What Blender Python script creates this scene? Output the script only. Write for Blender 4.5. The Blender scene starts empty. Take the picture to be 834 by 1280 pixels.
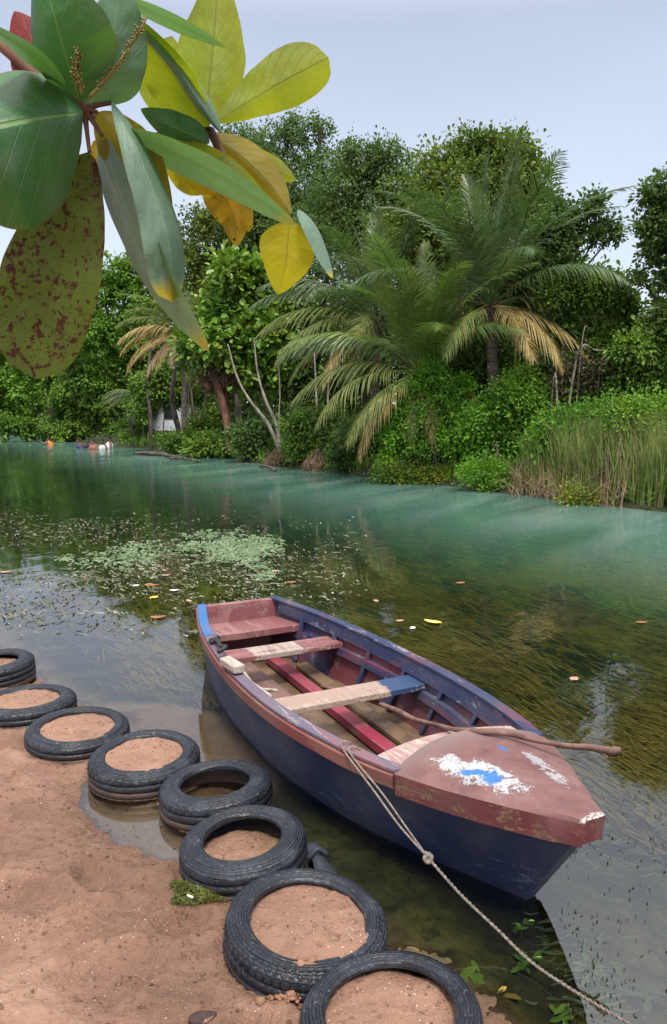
import bpy, math, random
import numpy as np
from mathutils import Vector, Matrix, noise

rng = np.random.default_rng(11)
random.seed(5)
R = math.radians
scene = bpy.context.scene
COL = scene.collection

# ------------------------------------------------------------------ camera
F, CX, CY, CAMH = 967.0, 417.0, 640.0, 1.9
PITCH = math.atan((640 - 515) / F)
SP, CP = math.sin(PITCH), math.cos(PITCH)
cam = bpy.data.cameras.new('camera')
cam.sensor_fit = 'VERTICAL'; cam.sensor_height = 36; cam.lens = 36 * F / 1280
cam.clip_start = 0.05; cam.clip_end = 2000
camo = bpy.data.objects.new('camera', cam); COL.objects.link(camo)
camo.location = (0, 0, CAMH); camo.rotation_euler = (math.pi / 2 - PITCH, 0, 0)
scene.camera = camo


def ray(px, py):
    u = (px - CX) / F; v = -(py - CY) / F
    return np.array((u, CP + v * SP, -SP + v * CP))


def at(px, py, z=0.0):          # world point of height z under a photo point
    d = ray(px, py); t = (z - CAMH) / d[2]
    return np.array((d[0] * t, d[1] * t, z))


def P(px, py, Y):               # world point at distance Y (metres north of the camera)
    d = ray(px, py); t = Y / d[1]
    return np.array((d[0] * t, Y, CAMH + d[2] * t))


def bankY(px):
    k = (px - CX) / F / 1.005
    return 15.86 / (k + 0.655)


def bank_d(X, Y):               # metres behind the far bank's waterline
    return (X + 0.655 * Y - 15.86) / 1.195


def shore_q(X, Y):              # metres out from the near shore line
    return 0.79 * X + 0.62 * Y - 1.60


# ------------------------------------------------------------------ node materials
def new_mat(name):
    m = bpy.data.materials.new(name); m.use_nodes = True
    nt = m.node_tree; nt.nodes.clear()
    return m, nt


class N:
    def __init__(s, nt): s.nt = nt
    def n(s, typ, ins=None, **kw):
        nd = s.nt.nodes.new(typ)
        for k, v in kw.items(): setattr(nd, k, v)
        for k, v in (ins or {}).items():
            sock = nd.inputs[k]
            if hasattr(v, 'is_output'): s.nt.links.new(v, sock)
            elif hasattr(v, 'outputs'): s.nt.links.new(v.outputs[0], sock)
            else: sock.default_value = v
        return nd
    def math(s, op, a, b=0.0, c=0.0, clamp=False):
        return s.n('ShaderNodeMath', {0: a, 1: b, 2: c}, operation=op, use_clamp=clamp).outputs[0]
    def noise(s, vec, scale=5., detail=4., rough=.55, dist=0.):
        return s.n('ShaderNodeTexNoise', {'Vector': vec, 'Scale': scale, 'Detail': detail, 'Roughness': rough, 'Distortion': dist}).outputs[0]
    def ramp(s, fac, stops, interp='LINEAR'):
        nd = s.n('ShaderNodeValToRGB', {0: fac}); cr = nd.color_ramp; cr.interpolation = interp
        while len(cr.elements) < len(stops): cr.elements.new(.5)
        for e, (p, c) in zip(cr.elements, stops):
            e.position = p; e.color = (*c, 1) if isinstance(c, tuple) else (c, c, c, 1)
        return nd.outputs[0]
    def mix(s, f, a, b, blend='MIX'):
        def c(v): return (*v, 1) if isinstance(v, tuple) and len(v) == 3 else v
        nd = s.n('ShaderNodeMix', data_type='RGBA', blend_type=blend)
        for i, v in ((0, f), (6, c(a)), (7, c(b))):
            if hasattr(v, 'is_output'): s.nt.links.new(v, nd.inputs[i])
            else: nd.inputs[i].default_value = v
        return nd.outputs[2]
    def sstep(s, x, a, b):
        return s.n('ShaderNodeMapRange', {'Value': x, 'From Min': a, 'From Max': b}, interpolation_type='SMOOTHSTEP').outputs[0]
    def mapv(s, vec, scale=(1, 1, 1), rot=(0, 0, 0), loc=(0, 0, 0)):
        return s.n('ShaderNodeMapping', {'Vector': vec, 'Scale': scale, 'Rotation': rot, 'Location': loc}).outputs[0]
    def bump(s, h, strength=.5, dist=.01, normal=None):
        ins = {'Height': h, 'Strength': strength, 'Distance': dist}
        if normal is not None: ins['Normal'] = normal
        return s.n('ShaderNodeBump', ins).outputs[0]
    def out(s, sh):
        o = s.n('ShaderNodeOutputMaterial'); s.nt.links.new(sh if hasattr(sh, 'is_output') else sh.outputs[0], o.inputs[0])


def objco(g): return g.n('ShaderNodeTexCoord').outputs['Object']
def posco(g): return g.n('ShaderNodeNewGeometry').outputs['Position']


def foliage_mat(name, cols, rough=.55, trans=.3, tcol=None, scale=.6, spec=.3, gain=1.0):
    m, nt = new_mat(name); g = N(nt)
    geo = g.n('ShaderNodeNewGeometry')
    r = geo.outputs['Random Per Island']
    big = g.noise(geo.outputs['Position'], scale, 3.)
    mid_ = g.noise(geo.outputs['Position'], scale * 4, 2.)
    f = g.math('ADD', g.math('MULTIPLY', r, .42), g.math('ADD', g.math('MULTIPLY', g.sstep(big, .32, .68), .38), g.math('MULTIPLY', g.sstep(mid_, .35, .65), .25)))
    cols = [tuple(min(.6, x * gain * w_) for x, w_ in zip(cc, (1.22, 1., .7) if gain != 1 else (1, 1, 1))) for cc in cols]
    k = len(cols)
    c = g.ramp(f, [(.1 + .8 * i / max(1, k - 1), col) for i, col in enumerate(cols)])
    p = g.n('ShaderNodeBsdfPrincipled', {'Base Color': c, 'Roughness': rough, 'Specular IOR Level': spec})
    tc = g.mix(.5, c, tcol or (.16, .3, .03)) if trans else c
    t = g.n('ShaderNodeBsdfTranslucent', {'Color': tc})
    g.out(g.n('ShaderNodeMixShader', {0: trans, 1: p, 2: t}))
    return m


def simple_mat(name, c1, c2, scale=6, rough=.7, bump=.3, bdist=.01, stretch=(1, 1, 1), detail=5, metallic=0, spec=.4, lo=.35, hi=.65):
    m, nt = new_mat(name); g = N(nt)
    v = g.mapv(objco(g), stretch)
    nz = g.noise(v, scale, detail, .6)
    c = g.ramp(nz, [(lo, c1), (hi, c2)])
    nb = g.noise(v, scale * 3, 4)
    p = g.n('ShaderNodeBsdfPrincipled', {'Base Color': c, 'Roughness': rough, 'Metallic': metallic, 'Specular IOR Level': spec, 'Normal': g.bump(nb, bump, bdist)})
    g.out(p); return m


def paint_mat(name, paint, paint2, wood, wear=.5, wear2=.55, stretch=(.25, 2.5, 2.5), scale=5, rough=.55, wood2=None, zones=()):
    """weathered paint on planks: two coats of paint and bare wood showing through along the grain"""
    m, nt = new_mat(name); g = N(nt)
    o = objco(g)
    v = g.mapv(o, stretch)
    grain = g.noise(g.mapv(o, (.6, 14, 14)), 6, 5, .6)
    n1 = g.noise(v, scale, 6, .65, .6)
    n2 = g.noise(g.mapv(o, stretch, loc=(3.1, 1.7, 9)), scale * .6, 6, .65, .4)
    fine = g.noise(o, 60, 4, .7)
    tone = g.noise(o, 3.3, 4)
    pc = g.mix(g.sstep(n2, wear2 - .04, wear2 + .06), paint, paint2)
    pc = g.mix(g.math('MULTIPLY', g.sstep(tone, .35, .7), .5), pc, g.mix(.5, pc, (.20, .17, .16)))
    wz = 0.
    if zones:
        yy = g.math('ADD', g.n('ShaderNodeSeparateXYZ', {0: o}).outputs[1], g.math('MULTIPLY', g.math('SUBTRACT', n1, .5), .12))
        for (y0, y1, colr) in zones:
            zm = g.math('MULTIPLY', g.sstep(yy, y0 - .01, y0 + .01), g.sstep(yy, y1 + .01, y1 - .01))
            if colr is None: wz = g.math('ADD', wz, g.math('MULTIPLY', zm, .22))
            else: pc = g.mix(zm, pc, colr); wz = g.math('SUBTRACT', wz, g.math('MULTIPLY', zm, .12))
    wv = g.math('ADD', g.math('ADD', n1, wz), g.math('MULTIPLY', g.math('SUBTRACT', fine, .5), .35))
    wv = g.math('ADD', wv, g.math('MULTIPLY', g.math('SUBTRACT', grain, .5), .25))
    wm = g.sstep(wv, wear, wear + .05)
    wc = g.ramp(grain, [(.35, wood2 or tuple(x * .45 for x in wood)), (.62, wood)])
    c = g.mix(wm, pc, wc)
    speck = g.sstep(g.noise(o, 34, 3, .6), .66, .72)
    c = g.mix(g.math('MULTIPLY', speck, .55), c, (.05, .04, .045))
    hgt = g.math('ADD', g.math('MULTIPLY', grain, .6), g.math('MULTIPLY', g.math('SUBTRACT', 1., wm), .5))
    hgt = g.math('ADD', hgt, g.math('MULTIPLY', fine, .25))
    rr = g.math('ADD', g.math('MULTIPLY', wm, .25), rough - .05)
    p = g.n('ShaderNodeBsdfPrincipled', {'Base Color': c, 'Roughness': rr, 'Specular IOR Level': .4, 'Normal': g.bump(hgt, .55, .004)})
    g.out(p); return m


# ------------------------------------------------------------------ mesh helpers
def link(o, parent=None):
    COL.objects.link(o)
    if parent is not None: o.parent = parent
    return o


def mesh_from(name, V, Fs, mats=(), mi=None, smooth=True, uv=None):
    me = bpy.data.meshes.new(name)
    me.from_pydata([tuple(map(float, v)) for v in V], [], [tuple(map(int, f)) for f in Fs])
    for m in mats: me.materials.append(m)
    if mi is not None: me.polygons.foreach_set('material_index', np.array(mi, dtype=np.int32))
    if smooth: me.polygons.foreach_set('use_smooth', np.ones(len(me.polygons), dtype=bool))
    if uv is not None:
        lay = me.uv_layers.new(name='UVMap')
        idx = np.empty(len(me.loops), dtype=np.int32); me.loops.foreach_get('vertex_index', idx)
        lay.data.foreach_set('uv', np.asarray(uv, dtype=np.float32)[idx].ravel())
    me.update(); return me


def quad_mesh(name, V, Q, mats=(), smooth=False, mi=None):
    """fast mesh from numpy arrays of vertices (n,3) and quads (m,4)"""
    me = bpy.data.meshes.new(name)
    n, m = len(V), len(Q)
    me.vertices.add(n); me.vertices.foreach_set('co', np.asarray(V, dtype=np.float32).ravel())
    me.loops.add(4 * m); me.loops.foreach_set('vertex_index', np.asarray(Q, dtype=np.int32).ravel())
    me.polygons.add(m)
    me.polygons.foreach_set('loop_start', np.arange(0, 4 * m, 4, dtype=np.int32))
    me.polygons.foreach_set('use_smooth', np.full(m, smooth, dtype=bool))
    for mt in mats: me.materials.append(mt)
    if mi is not None: me.polygons.foreach_set('material_index', np.asarray(mi, dtype=np.int32))
    me.update(calc_edges=True); return me


def obj(name, me, parent=None):
    return link(bpy.data.objects.new(name, me), parent)


def tag(o, label=None, cat=None, group=None, kind=None):
    if label: o['label'] = label
    if cat: o['category'] = cat
    if group: o['group'] = group
    if kind: o['kind'] = kind
    return o


def thing(name, label, cat, loc=(0, 0, 0), rz=0, group=None):
    o = bpy.data.objects.new(name, None); COL.objects.link(o)
    o.location = tuple(map(float, loc)); o.rotation_euler = (0, 0, rz); o.empty_display_size = .1
    return tag(o, label, cat, group)


def frame_of(t):
    t = Vector(t).normalized()
    a = Vector((0, 0, 1)) if abs(t.z) < .9 else Vector((1, 0, 0))
    s = t.cross(a).normalized(); u = s.cross(t).normalized()
    return t, s, u


def smooth_path(pts, n):
    """Catmull-Rom through points -> n points"""
    p = np.asarray(pts, float)
    if len(p) == 2:
        return p[0] + (p[1] - p[0]) * np.linspace(0, 1, n)[:, None]
    p = np.vstack([2 * p[0] - p[1], p, 2 * p[-1] - p[-2]])
    k = len(p) - 3
    out = []
    for x in np.linspace(0, k - 1e-6, n):
        i = int(x); t = x - i
        a, b, c, d = p[i:i + 4]
        out.append(.5 * (2 * b + (c - a) * t + (2 * a - 5 * b + 4 * c - d) * t * t + (3 * b - a - 3 * c + d) * t ** 3))
    return np.array(out)


class MB:
    def __init__(s): s.V, s.Fc, s.M = [], [], []
    def add(s, V, Fs, m=0):
        k = len(s.V); s.V += [tuple(map(float, v)) for v in V]
        for f in Fs: s.Fc.append(tuple(int(i) + k for i in f)); s.M.append(m)
        return s
    def tube(s, pts, rad, seg=8, m=0, cap=True, wob=0.):
        pts = np.asarray(pts, float); n = len(pts)
        rad = np.interp(np.linspace(0, 1, n), np.linspace(0, 1, len(rad)), rad) if np.ndim(rad) else np.full(n, rad)
        V = []; up = None
        for i in range(n):
            t = Vector(pts[min(i + 1, n - 1)] - pts[max(i - 1, 0)])
            t, sd, u = frame_of(t) if up is None else (t.normalized(), None, None)
            if up is not None:
                sd = t.cross(up)
                if sd.length < 1e-5: t, sd, u = frame_of(t)
                sd.normalize(); u = sd.cross(t)
            up = u
            for k in range(seg):
                a = 2 * math.pi * k / seg
                r = rad[i] * (1 + (wob * (noise.noise(Vector(pts[i]) * 3 + Vector((math.cos(a), math.sin(a), 7)) * 1.2)) if wob else 0))
                V.append(Vector(pts[i]) + (sd * math.cos(a) + u * math.sin(a)) * r)
        Fs = [(i * seg + k, i * seg + (k + 1) % seg, (i + 1) * seg + (k + 1) % seg, (i + 1) * seg + k) for i in range(n - 1) for k in range(seg)]
        if cap: Fs += [tuple(range(seg))[::-1], tuple((n - 1) * seg + k for k in range(seg))]
        return s.add(V, Fs, m)
    def box(s, c, d, m=0, rot=None, wob=0.):
        c = Vector(c); d = Vector(d) * .5; V = []
        for x in (-1, 1):
            for y in (-1, 1):
                for z in (-1, 1):
                    v = Vector((x * d.x, y * d.y, z * d.z))
                    if rot: v = rot @ v
                    V.append(c + v + Vector((random.uniform(-wob, wob), random.uniform(-wob, wob), random.uniform(-wob, wob))))
        return s.add(V, [(0, 1, 3, 2), (4, 6, 7, 5), (0, 4, 5, 1), (2, 3, 7, 6), (0, 2, 6, 4), (1, 5, 7, 3)], m)
    def mesh(s, name, mats, smooth=True): return mesh_from(name, s.V, s.Fc, mats, s.M, smooth)
    def build(s, name, mats, parent=None, smooth=True, bevel=0.):
        o = obj(name, s.mesh(name, mats if isinstance(mats, (list, tuple)) else [mats], smooth), parent)
        if bevel:
            b = o.modifiers.new('bevel', 'BEVEL'); b.width = bevel; b.segments = 2; b.limit_method = 'ANGLE'; b.angle_limit = R(40)
        return o


# ------------------------------------------------------------------ leaves
def leaf_cloud(centres, normals, axes, L, W, fold=.12):
    """6-vertex folded leaves; arrays (n,3) and lengths (n,)"""
    n = len(centres)
    a = axes / (np.linalg.norm(axes, axis=1, keepdims=True) + 1e-9)
    nn = normals - a * np.sum(normals * a, 1, keepdims=True)
    nn /= (np.linalg.norm(nn, axis=1, keepdims=True) + 1e-9)
    s = np.cross(a, nn)
    L = np.broadcast_to(L, (n,))[:, None]; W = np.broadcast_to(W, (n,))[:, None]
    b = centres - a * L * .5; t = centres + a * L * .5 - nn * L * .08
    l1 = centres - a * L * .12 + s * W * .42 + nn * W * fold; l2 = centres + a * L * .22 + s * W * .45 + nn * W * fold * .8
    r1 = centres - a * L * .12 - s * W * .42 + nn * W * fold; r2 = centres + a * L * .22 - s * W * .45 + nn * W * fold * .8
    V = np.stack([b, l1, l2, t, r2, r1], 1).reshape(-1, 3)
    k = np.arange(n)[:, None] * 6
    Q = np.concatenate([k + np.array([[0, 3, 2, 1]]), k + np.array([[0, 5, 4, 3]])], 1).reshape(-1, 4)
    return V, Q


def rand_dirs(n):
    d = rng.normal(size=(n, 3)); return d / np.linalg.norm(d, axis=1, keepdims=True)


def crown_leaves(blobs, n, L, asp=.66, up=.6, out=.5, rnd=.7, twig=.28, per=11, shell=(.35, 1.06), droop=.25):
    n = int(n * 1.75)
    """leaves gathered on twigs gathered on the skin of blobs (x,y,z,r[,zsquash])"""
    B = np.array([(b + (.85,))[:5] if len(b) == 4 else b[:5] for b in map(tuple, blobs)], float)
    w = B[:, 3] ** 2; w /= w.sum()
    nt = max(4, n // per)
    idx = rng.choice(len(B), nt, p=w)
    d = rand_dirs(nt)
    rr = B[idx, 3] * rng.uniform(shell[0], shell[1], nt) ** .6
    bump = np.array([noise.noise(Vector((x * 2.1 + i * 7.3, y * 2.1, z * 2.1))) for (x, y, z), i in zip(d, idx)])
    bump2 = np.array([noise.noise(Vector((x * 5.5, y * 5.5 + i * 3.1, z * 5.5))) for (x, y, z), i in zip(d, idx)])
    rr *= 1 + .50 * bump + .30 * bump2
    rr *= np.where(rng.uniform(0, 1, nt) < .10, rng.uniform(1.1, 1.38, nt), 1)
    tsz = rng.uniform(.65, 1.35, nt)
    c = B[idx, :3] + d * rr[:, None] * np.stack([np.ones(nt), np.ones(nt), B[idx, 4]], 1)
    ti = np.repeat(np.arange(nt), per)
    m = len(ti)
    cc = c[ti] + rng.normal(size=(m, 3)) * twig * .5
    dd = d[ti]
    nrm = dd * out + np.array((0, 0, up)) + rng.normal(size=(m, 3)) * rnd * .6
    ax = (cc - c[ti]) * 2 / twig + dd * .6 + rng.normal(size=(m, 3)) * .5 - np.array((0, 0, droop))
    LL = L * rng.uniform(.6, 1.2, m) * tsz[ti]
    return leaf_cloud(cc, nrm, ax, LL, LL * asp)


# ================================================================== MATERIALS
# ground: red-tan beach sand, shells, wet margin, weedy river bed
def ground_material():
    m, nt = new_mat('sand_and_bed'); g = N(nt)
    p = posco(g); sep = g.n('ShaderNodeSeparateXYZ', {0: p}); X, Y, Z = sep.outputs
    q = g.math('SUBTRACT', g.math('ADD', g.math('MULTIPLY', X, .79), g.math('MULTIPLY', Y, .62)), 1.60)
    n1 = g.noise(p, 1.6, 5, .6); n2 = g.noise(p, 9, 6, .65); n3 = g.noise(p, 70, 4, .7); n4 = g.noise(p, 26, 5, .7)
    sand = g.ramp(n1, [(.3, (.22, .120, .080)), (.55, (.32, .182, .125)), (.75, (.385, .235, .165))])
    sand = g.mix(g.math('MULTIPLY', g.sstep(n2, .48, .70), .65), sand, (.21, .11, .07))
    sand = g.mix(g.math('MULTIPLY', g.sstep(n4, .57, .67), .7), sand, (.13, .065, .042))
    sand = g.mix(g.math('MULTIPLY', g.sstep(n3, .62, .70), .6), sand, (.50, .36, .27))
    vor = g.n('ShaderNodeTexVoronoi', {'Vector': p, 'Scale': 55.}).outputs['Distance']
    shell = g.math('MULTIPLY', g.math('LESS_THAN', vor, .13), g.sstep(g.noise(p, 5, 2), .5, .62))
    sand = g.mix(shell, sand, (.72, .62, .5))
    # damp where it is low
    wet = g.sstep(g.math('ADD', Z, g.math('MULTIPLY', g.math('SUBTRACT', n1, .5), .16)), .105, .02)
    silt = g.sstep(Z, -.004, -.022)
    sand = g.mix(g.math('MULTIPLY', silt, .7), sand, g.ramp(n2, [(.3, (.42, .27, .175)), (.7, (.58, .39, .27))]))
    wet = g.math('MULTIPLY', wet, g.math('SUBTRACT', 1., silt))
    sandw = g.mix(g.math('MULTIPLY', wet, .62), sand, g.mix(1., sand, (.52, .47, .42), 'MULTIPLY'))
    # river bed
    b1 = g.noise(p, 2.2, 6, .65, .8); b2 = g.noise(p, 11, 5, .7)
    bed = g.ramp(b1, [(.3, (.016, .019, .007)), (.46, (.055, .057, .016)), (.58, (.14, .135, .033)), (.72, (.28, .23, .09))])
    bed = g.mix(g.math('MULTIPLY', g.sstep(b2, .5, .62), .65), bed, (.016, .020, .008))
    chan = g.sstep(q, 3.5, 6.5)
    bed = g.mix(chan, bed, g.ramp(b1, [(.35, (.012, .035, .012)), (.65, (.05, .10, .04))]))
    # the sandy shallow lies along the upper part of the shore, weed takes over lower down
    rr = g.math('ADD', g.math('POWER', g.math('ADD', X, .85), 2.), g.math('POWER', g.math('SUBTRACT', Y, 4.35), 2.))
    edge = g.math('ADD', g.math('SUBTRACT', q, g.math('MULTIPLY', g.sstep(rr, .95, .15), .7)), g.math('MULTIPLY', g.math('SUBTRACT', n1, .5), .4))
    weed = g.sstep(edge, .06, .30)
    c = g.mix(weed, sandw, bed)
    # far bank soil
    bd = g.math('SUBTRACT', g.math('ADD', X, g.math('MULTIPLY', Y, .655)), 15.5)
    soil = g.ramp(n2, [(.35, (.02, .026, .012)), (.65, (.045, .055, .02))])
    c = g.mix(g.sstep(bd, 0., .4), c, soil)
    h = g.math('ADD', g.math('MULTIPLY', n2, 1.1), g.math('ADD', g.math('MULTIPLY', n4, .6), g.math('MULTIPLY', n3, .22)))
    rgh = g.math('SUBTRACT', .9, g.math('MULTIPLY', wet, .45))
    pr = g.n('ShaderNodeBsdfPrincipled', {'Base Color': c, 'Roughness': rgh, 'Specular IOR Level': .35, 'Normal': g.bump(h, 1., .028)})
    g.out(pr); return m


def water_material():
    m, nt = new_mat('river_water'); g = N(nt)
    p = posco(g); sep = g.n('ShaderNodeSeparateXYZ', {0: p}); X, Y, Z = sep.outputs
    flow = g.mapv(p, (1, 1, 1), (0, 0, R(33)))            # x across, y along the river
    st = g.mapv(flow, (1, .45, 1))
    q = g.math('SUBTRACT', g.math('ADD', g.math('MULTIPLY', X, .79), g.math('MULTIPLY', Y, .62)), 1.60)
    mask = g.sstep(g.noise(g.mapv(flow, (1, .25, 1)), .55, 3), .38, .66)
    r1 = g.noise(st, 3.2, 3, .5, .3); r2 = g.noise(st, 11, 3, .55); r3 = g.noise(p, 1.1, 2)
    amp = g.math('ADD', g.math('MULTIPLY', mask, .75), .18)
    amp = g.math('MULTIPLY', amp, g.math('ADD', g.math('MULTIPLY', g.sstep(q, .3, 4.), .85), .15))
    h = g.math('ADD', g.math('MULTIPLY', r1, .9), g.math('MULTIPLY', r2, .22))
    h = g.math('ADD', g.math('MULTIPLY', h, amp), g.math('MULTIPLY', r3, .25))
    nrm = g.bump(h, 1.0, .015)
    fr = g.n('ShaderNodeFresnel', {'IOR': 2.15, 'Normal': nrm}).outputs[0]
    fr = g.math('MULTIPLY', fr, .95, clamp=True)
    gl = g.n('ShaderNodeBsdfGlossy', {'Color': (1, 1, 1, 1), 'Roughness': .03, 'Normal': nrm})
    deep = g.sstep(q, .2, 6.)
    tint = g.mix(deep, (.90, .93, .84), (.62, .74, .54))
    tr = g.n('ShaderNodeBsdfTransparent', {'Color': tint})
    # milky turquoise spring water of the channel
    bd = g.math('MULTIPLY', g.math('SUBTRACT', 15.86, g.math('ADD', X, g.math('MULTIPLY', Y, .655))), .837)
    mv = g.noise(g.mapv(flow, (1, .14, 1)), .75, 6, .6, .4)
    band = g.math('ADD', bd, g.math('MULTIPLY', g.math('SUBTRACT', mv, .5), 5.))
    milk = g.sstep(band, 8.2, 2.4)
    milkc = g.ramp(mv, [(.33, (.060, .155, .110)), (.5, (.125, .265, .210)), (.7, (.28, .42, .38))])
    df = g.n('ShaderNodeBsdfDiffuse', {'Color': milkc})
    body = g.n('ShaderNodeMixShader', {0: g.math('ADD', g.math('MULTIPLY', milk, .48), g.math('MULTIPLY', deep, .03)), 1: tr, 2: df})
    fr2 = g.math('MULTIPLY', fr, g.math('SUBTRACT', 1., g.math('MULTIPLY', milk, .35)))
    g.out(g.n('ShaderNodeMixShader', {0: fr2, 1: body, 2: gl}))
    return m


def tyre_material():
    m, nt = new_mat('tyre_rubber'); g = N(nt)
    o = objco(g)
    oi = g.n('ShaderNodeObjectInfo').outputs['Random']
    n1 = g.noise(o, 7, 5, .65); n2 = g.noise(o, 34, 4, .7); n3 = g.noise(o, 120, 2)
    c = g.ramp(n1, [(.3, (.006, .007, .010)), (.56, (.015, .018, .027)), (.78, (.055, .063, .080))])
    dust = g.math('MULTIPLY', g.sstep(n2, .55, .75), .45)
    c = g.mix(dust, c, (.13, .13, .145))
    sc = g.noise(g.mapv(o, (9, 9, 60)), 3., 5, .7)
    c = g.mix(g.math('MULTIPLY', g.sstep(sc, .60, .68), .55), c, (.22, .225, .24))
    geo = g.n('ShaderNodeNewGeometry'); z = g.n('ShaderNodeSeparateXYZ', {0: geo.outputs['Position']}).outputs[2]
    mud = g.sstep(g.math('ADD', z, g.math('MULTIPLY', g.math('SUBTRACT', n1, .5), .1)), .065, .01)
    c = g.mix(g.math('MULTIPLY', mud, .6), c, (.16, .09, .055))
    so_ = g.n('ShaderNodeSeparateXYZ', {0: o})
    rad_ = g.math('SQRT', g.math('ADD', g.math('POWER', so_.outputs[0], 2.), g.math('POWER', so_.outputs[1], 2.)))
    rings = g.math('POWER', g.math('ABSOLUTE', g.math('SINE', g.math('MULTIPLY', rad_, 330.))), 6.)
    cracks = g.n('ShaderNodeTexVoronoi', {'Vector': g.mapv(o, (1, 1, 2)), 'Scale': 45.}, feature='DISTANCE_TO_EDGE').outputs['Distance']
    h = g.math('ADD', g.math('ADD', g.math('MULTIPLY', n2, .5), g.math('MULTIPLY', rings, .45)), g.math('ADD', g.math('MULTIPLY', n3, .3), g.math('MULTIPLY', g.sstep(cracks, .0, .05), .25)))
    p = g.n('ShaderNodeBsdfPrincipled', {'Base Color': c, 'Roughness': g.math('ADD', g.math('MULTIPLY', n1, .4), .22), 'Specular IOR Level': .5, 'Normal': g.bump(h, .8, .006)})
    g.out(p); return m


def almond_leaf_mat(name, top, vein, tcol, trans=.4, rough=.35, blush=None, spots=0., painted_sheen=None, back=None, spotcol=(.075, .018, .006)):
    m, nt = new_mat(name); g = N(nt)
    uv = g.n('ShaderNodeTexCoord').outputs['UV']
    sep = g.n('ShaderNodeSeparateXYZ', {0: uv}); U, V = sep.outputs[0], sep.outputs[1]
    a = g.math('ABSOLUTE', g.math('SUBTRACT', U, .5))
    mid = g.sstep(a, .022, .006)
    sv = g.math('FRACT', g.math('ADD', g.math('MULTIPLY', V, 9.), g.math('MULTIPLY', a, -5.5)))
    sv = g.sstep(g.math('ABSOLUTE', g.math('SUBTRACT', sv, .5)), .06, .015)
    veins = g.math('MAXIMUM', mid, g.math('MULTIPLY', sv, .4))
    o = objco(g)
    n1 = g.noise(o, 14, 4, .6); n2 = g.noise(o, 120, 4, .65); n3 = g.noise(o, 260, 3)
    c = g.mix(g.sstep(n1, .3, .72), top, tuple(x * .62 for x in top))
    c = g.mix(g.math('MULTIPLY', g.sstep(n2, .5, .75), .35), c, tuple(min(1, x * 1.5 + .01) for x in top))
    if painted_sheen: c = g.mix(g.math('MULTIPLY', g.sstep(n1, .42, .66), .6), c, painted_sheen)  # glossy highlight painted into the leaf colour in noise patches
    net = g.n('ShaderNodeTexVoronoi', {'Vector': o, 'Scale': 170.}, feature='DISTANCE_TO_EDGE').outputs['Distance']
    netm = g.sstep(net, .10, .02)
    c = g.mix(g.math('MULTIPLY', netm, .14), c, vein)
    c = g.mix(g.math('MULTIPLY', veins, .75), c, vein)
    edge_ = g.math('MULTIPLY', g.sstep(a, .475, .497), g.sstep(n2, .4, .6))
    c = g.mix(edge_, c, (.16, .09, .03))
    if blush: c = g.mix(g.math('MULTIPLY', g.sstep(g.math('ADD', V, g.math('MULTIPLY', n1, .15)), .95, 1.06), 1.), c, blush)
    tc = g.mix(g.math('MULTIPLY', veins, .45), g.mix(g.sstep(n1, .3, .75), tcol, tuple(x * .7 for x in tcol)), tuple(x * .45 for x in tcol))
    if spots:
        sm = g.math('MAXIMUM', g.sstep(n2, 1 - spots * .40, 1.02 - spots * .40), g.sstep(g.noise(o, 42, 6, .75), 1 - spots * .42, 1.02 - spots * .42))
        c = g.mix(sm, c, spotcol); tc = g.mix(sm, tc, tuple(x * .5 for x in spotcol))
    if back:
        bf = g.n('ShaderNodeNewGeometry').outputs['Backfacing']
        c = g.mix(bf, c, back)
    h = g.math('ADD', g.math('ADD', g.math('MULTIPLY', veins, -.9), g.math('MULTIPLY', netm, -.05)), g.math('ADD', g.math('MULTIPLY', n3, .15), g.math('MULTIPLY', n1, .6)))
    nb = g.bump(h, .55, .003)
    p = g.n('ShaderNodeBsdfPrincipled', {'Base Color': c, 'Roughness': g.math('ADD', g.math('MULTIPLY', n1, .25), rough), 'Specular IOR Level': .42, 'Normal': nb})
    t = g.n('ShaderNodeBsdfTranslucent', {'Color': tc})
    g.out(g.n('ShaderNodeMixShader', {0: trans, 1: p, 2: t}))
    return m


M = {}
M['ground'] = ground_material()
M['water'] = water_material()
M['tyre'] = tyre_material()
M['bark'] = simple_mat('tree_bark', (.035, .028, .022), (.14, .115, .09), 4, .9, .8, .03, (1, 1, .25))
M['pale_bark'] = simple_mat('pale_bark', (.13, .11, .09), (.36, .32, .26), 5, .9, .6, .02, (1, 1, .3))
M['red_bark'] = simple_mat('reddish_bark', (.07, .03, .022), (.24, .115, .075), 5, .9, .7, .02, (1, 1, .3))
M['palm_bark'] = simple_mat('palm_bark', (.05, .04, .032), (.17, .14, .11), 5, .9, .8, .03, (.4, .4, 5))
M['dead_fibre'] = simple_mat('dead_palm_fibre', (.07, .035, .028), (.22, .12, .085), 6, .95, .7, .02, (3, 3, .5))
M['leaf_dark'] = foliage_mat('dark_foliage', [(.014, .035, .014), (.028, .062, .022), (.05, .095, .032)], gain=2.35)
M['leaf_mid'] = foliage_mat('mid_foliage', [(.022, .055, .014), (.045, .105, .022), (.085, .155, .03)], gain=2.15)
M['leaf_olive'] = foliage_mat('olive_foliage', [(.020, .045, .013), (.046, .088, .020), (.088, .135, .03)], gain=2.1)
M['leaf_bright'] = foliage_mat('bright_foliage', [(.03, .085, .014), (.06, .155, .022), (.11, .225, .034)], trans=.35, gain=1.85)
M['leaf_almond_tree'] = foliage_mat('almond_tree_foliage', [(.025, .07, .014), (.05, .135, .02), (.10, .20, .03), (.14, .22, .04)], rough=.38, spec=.45, gain=1.75)
M['leaf_vine'] = foliage_mat('vine_foliage', [(.035, .10, .014), (.06, .175, .022), (.10, .25, .035)], trans=.35, gain=1.8)
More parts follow.
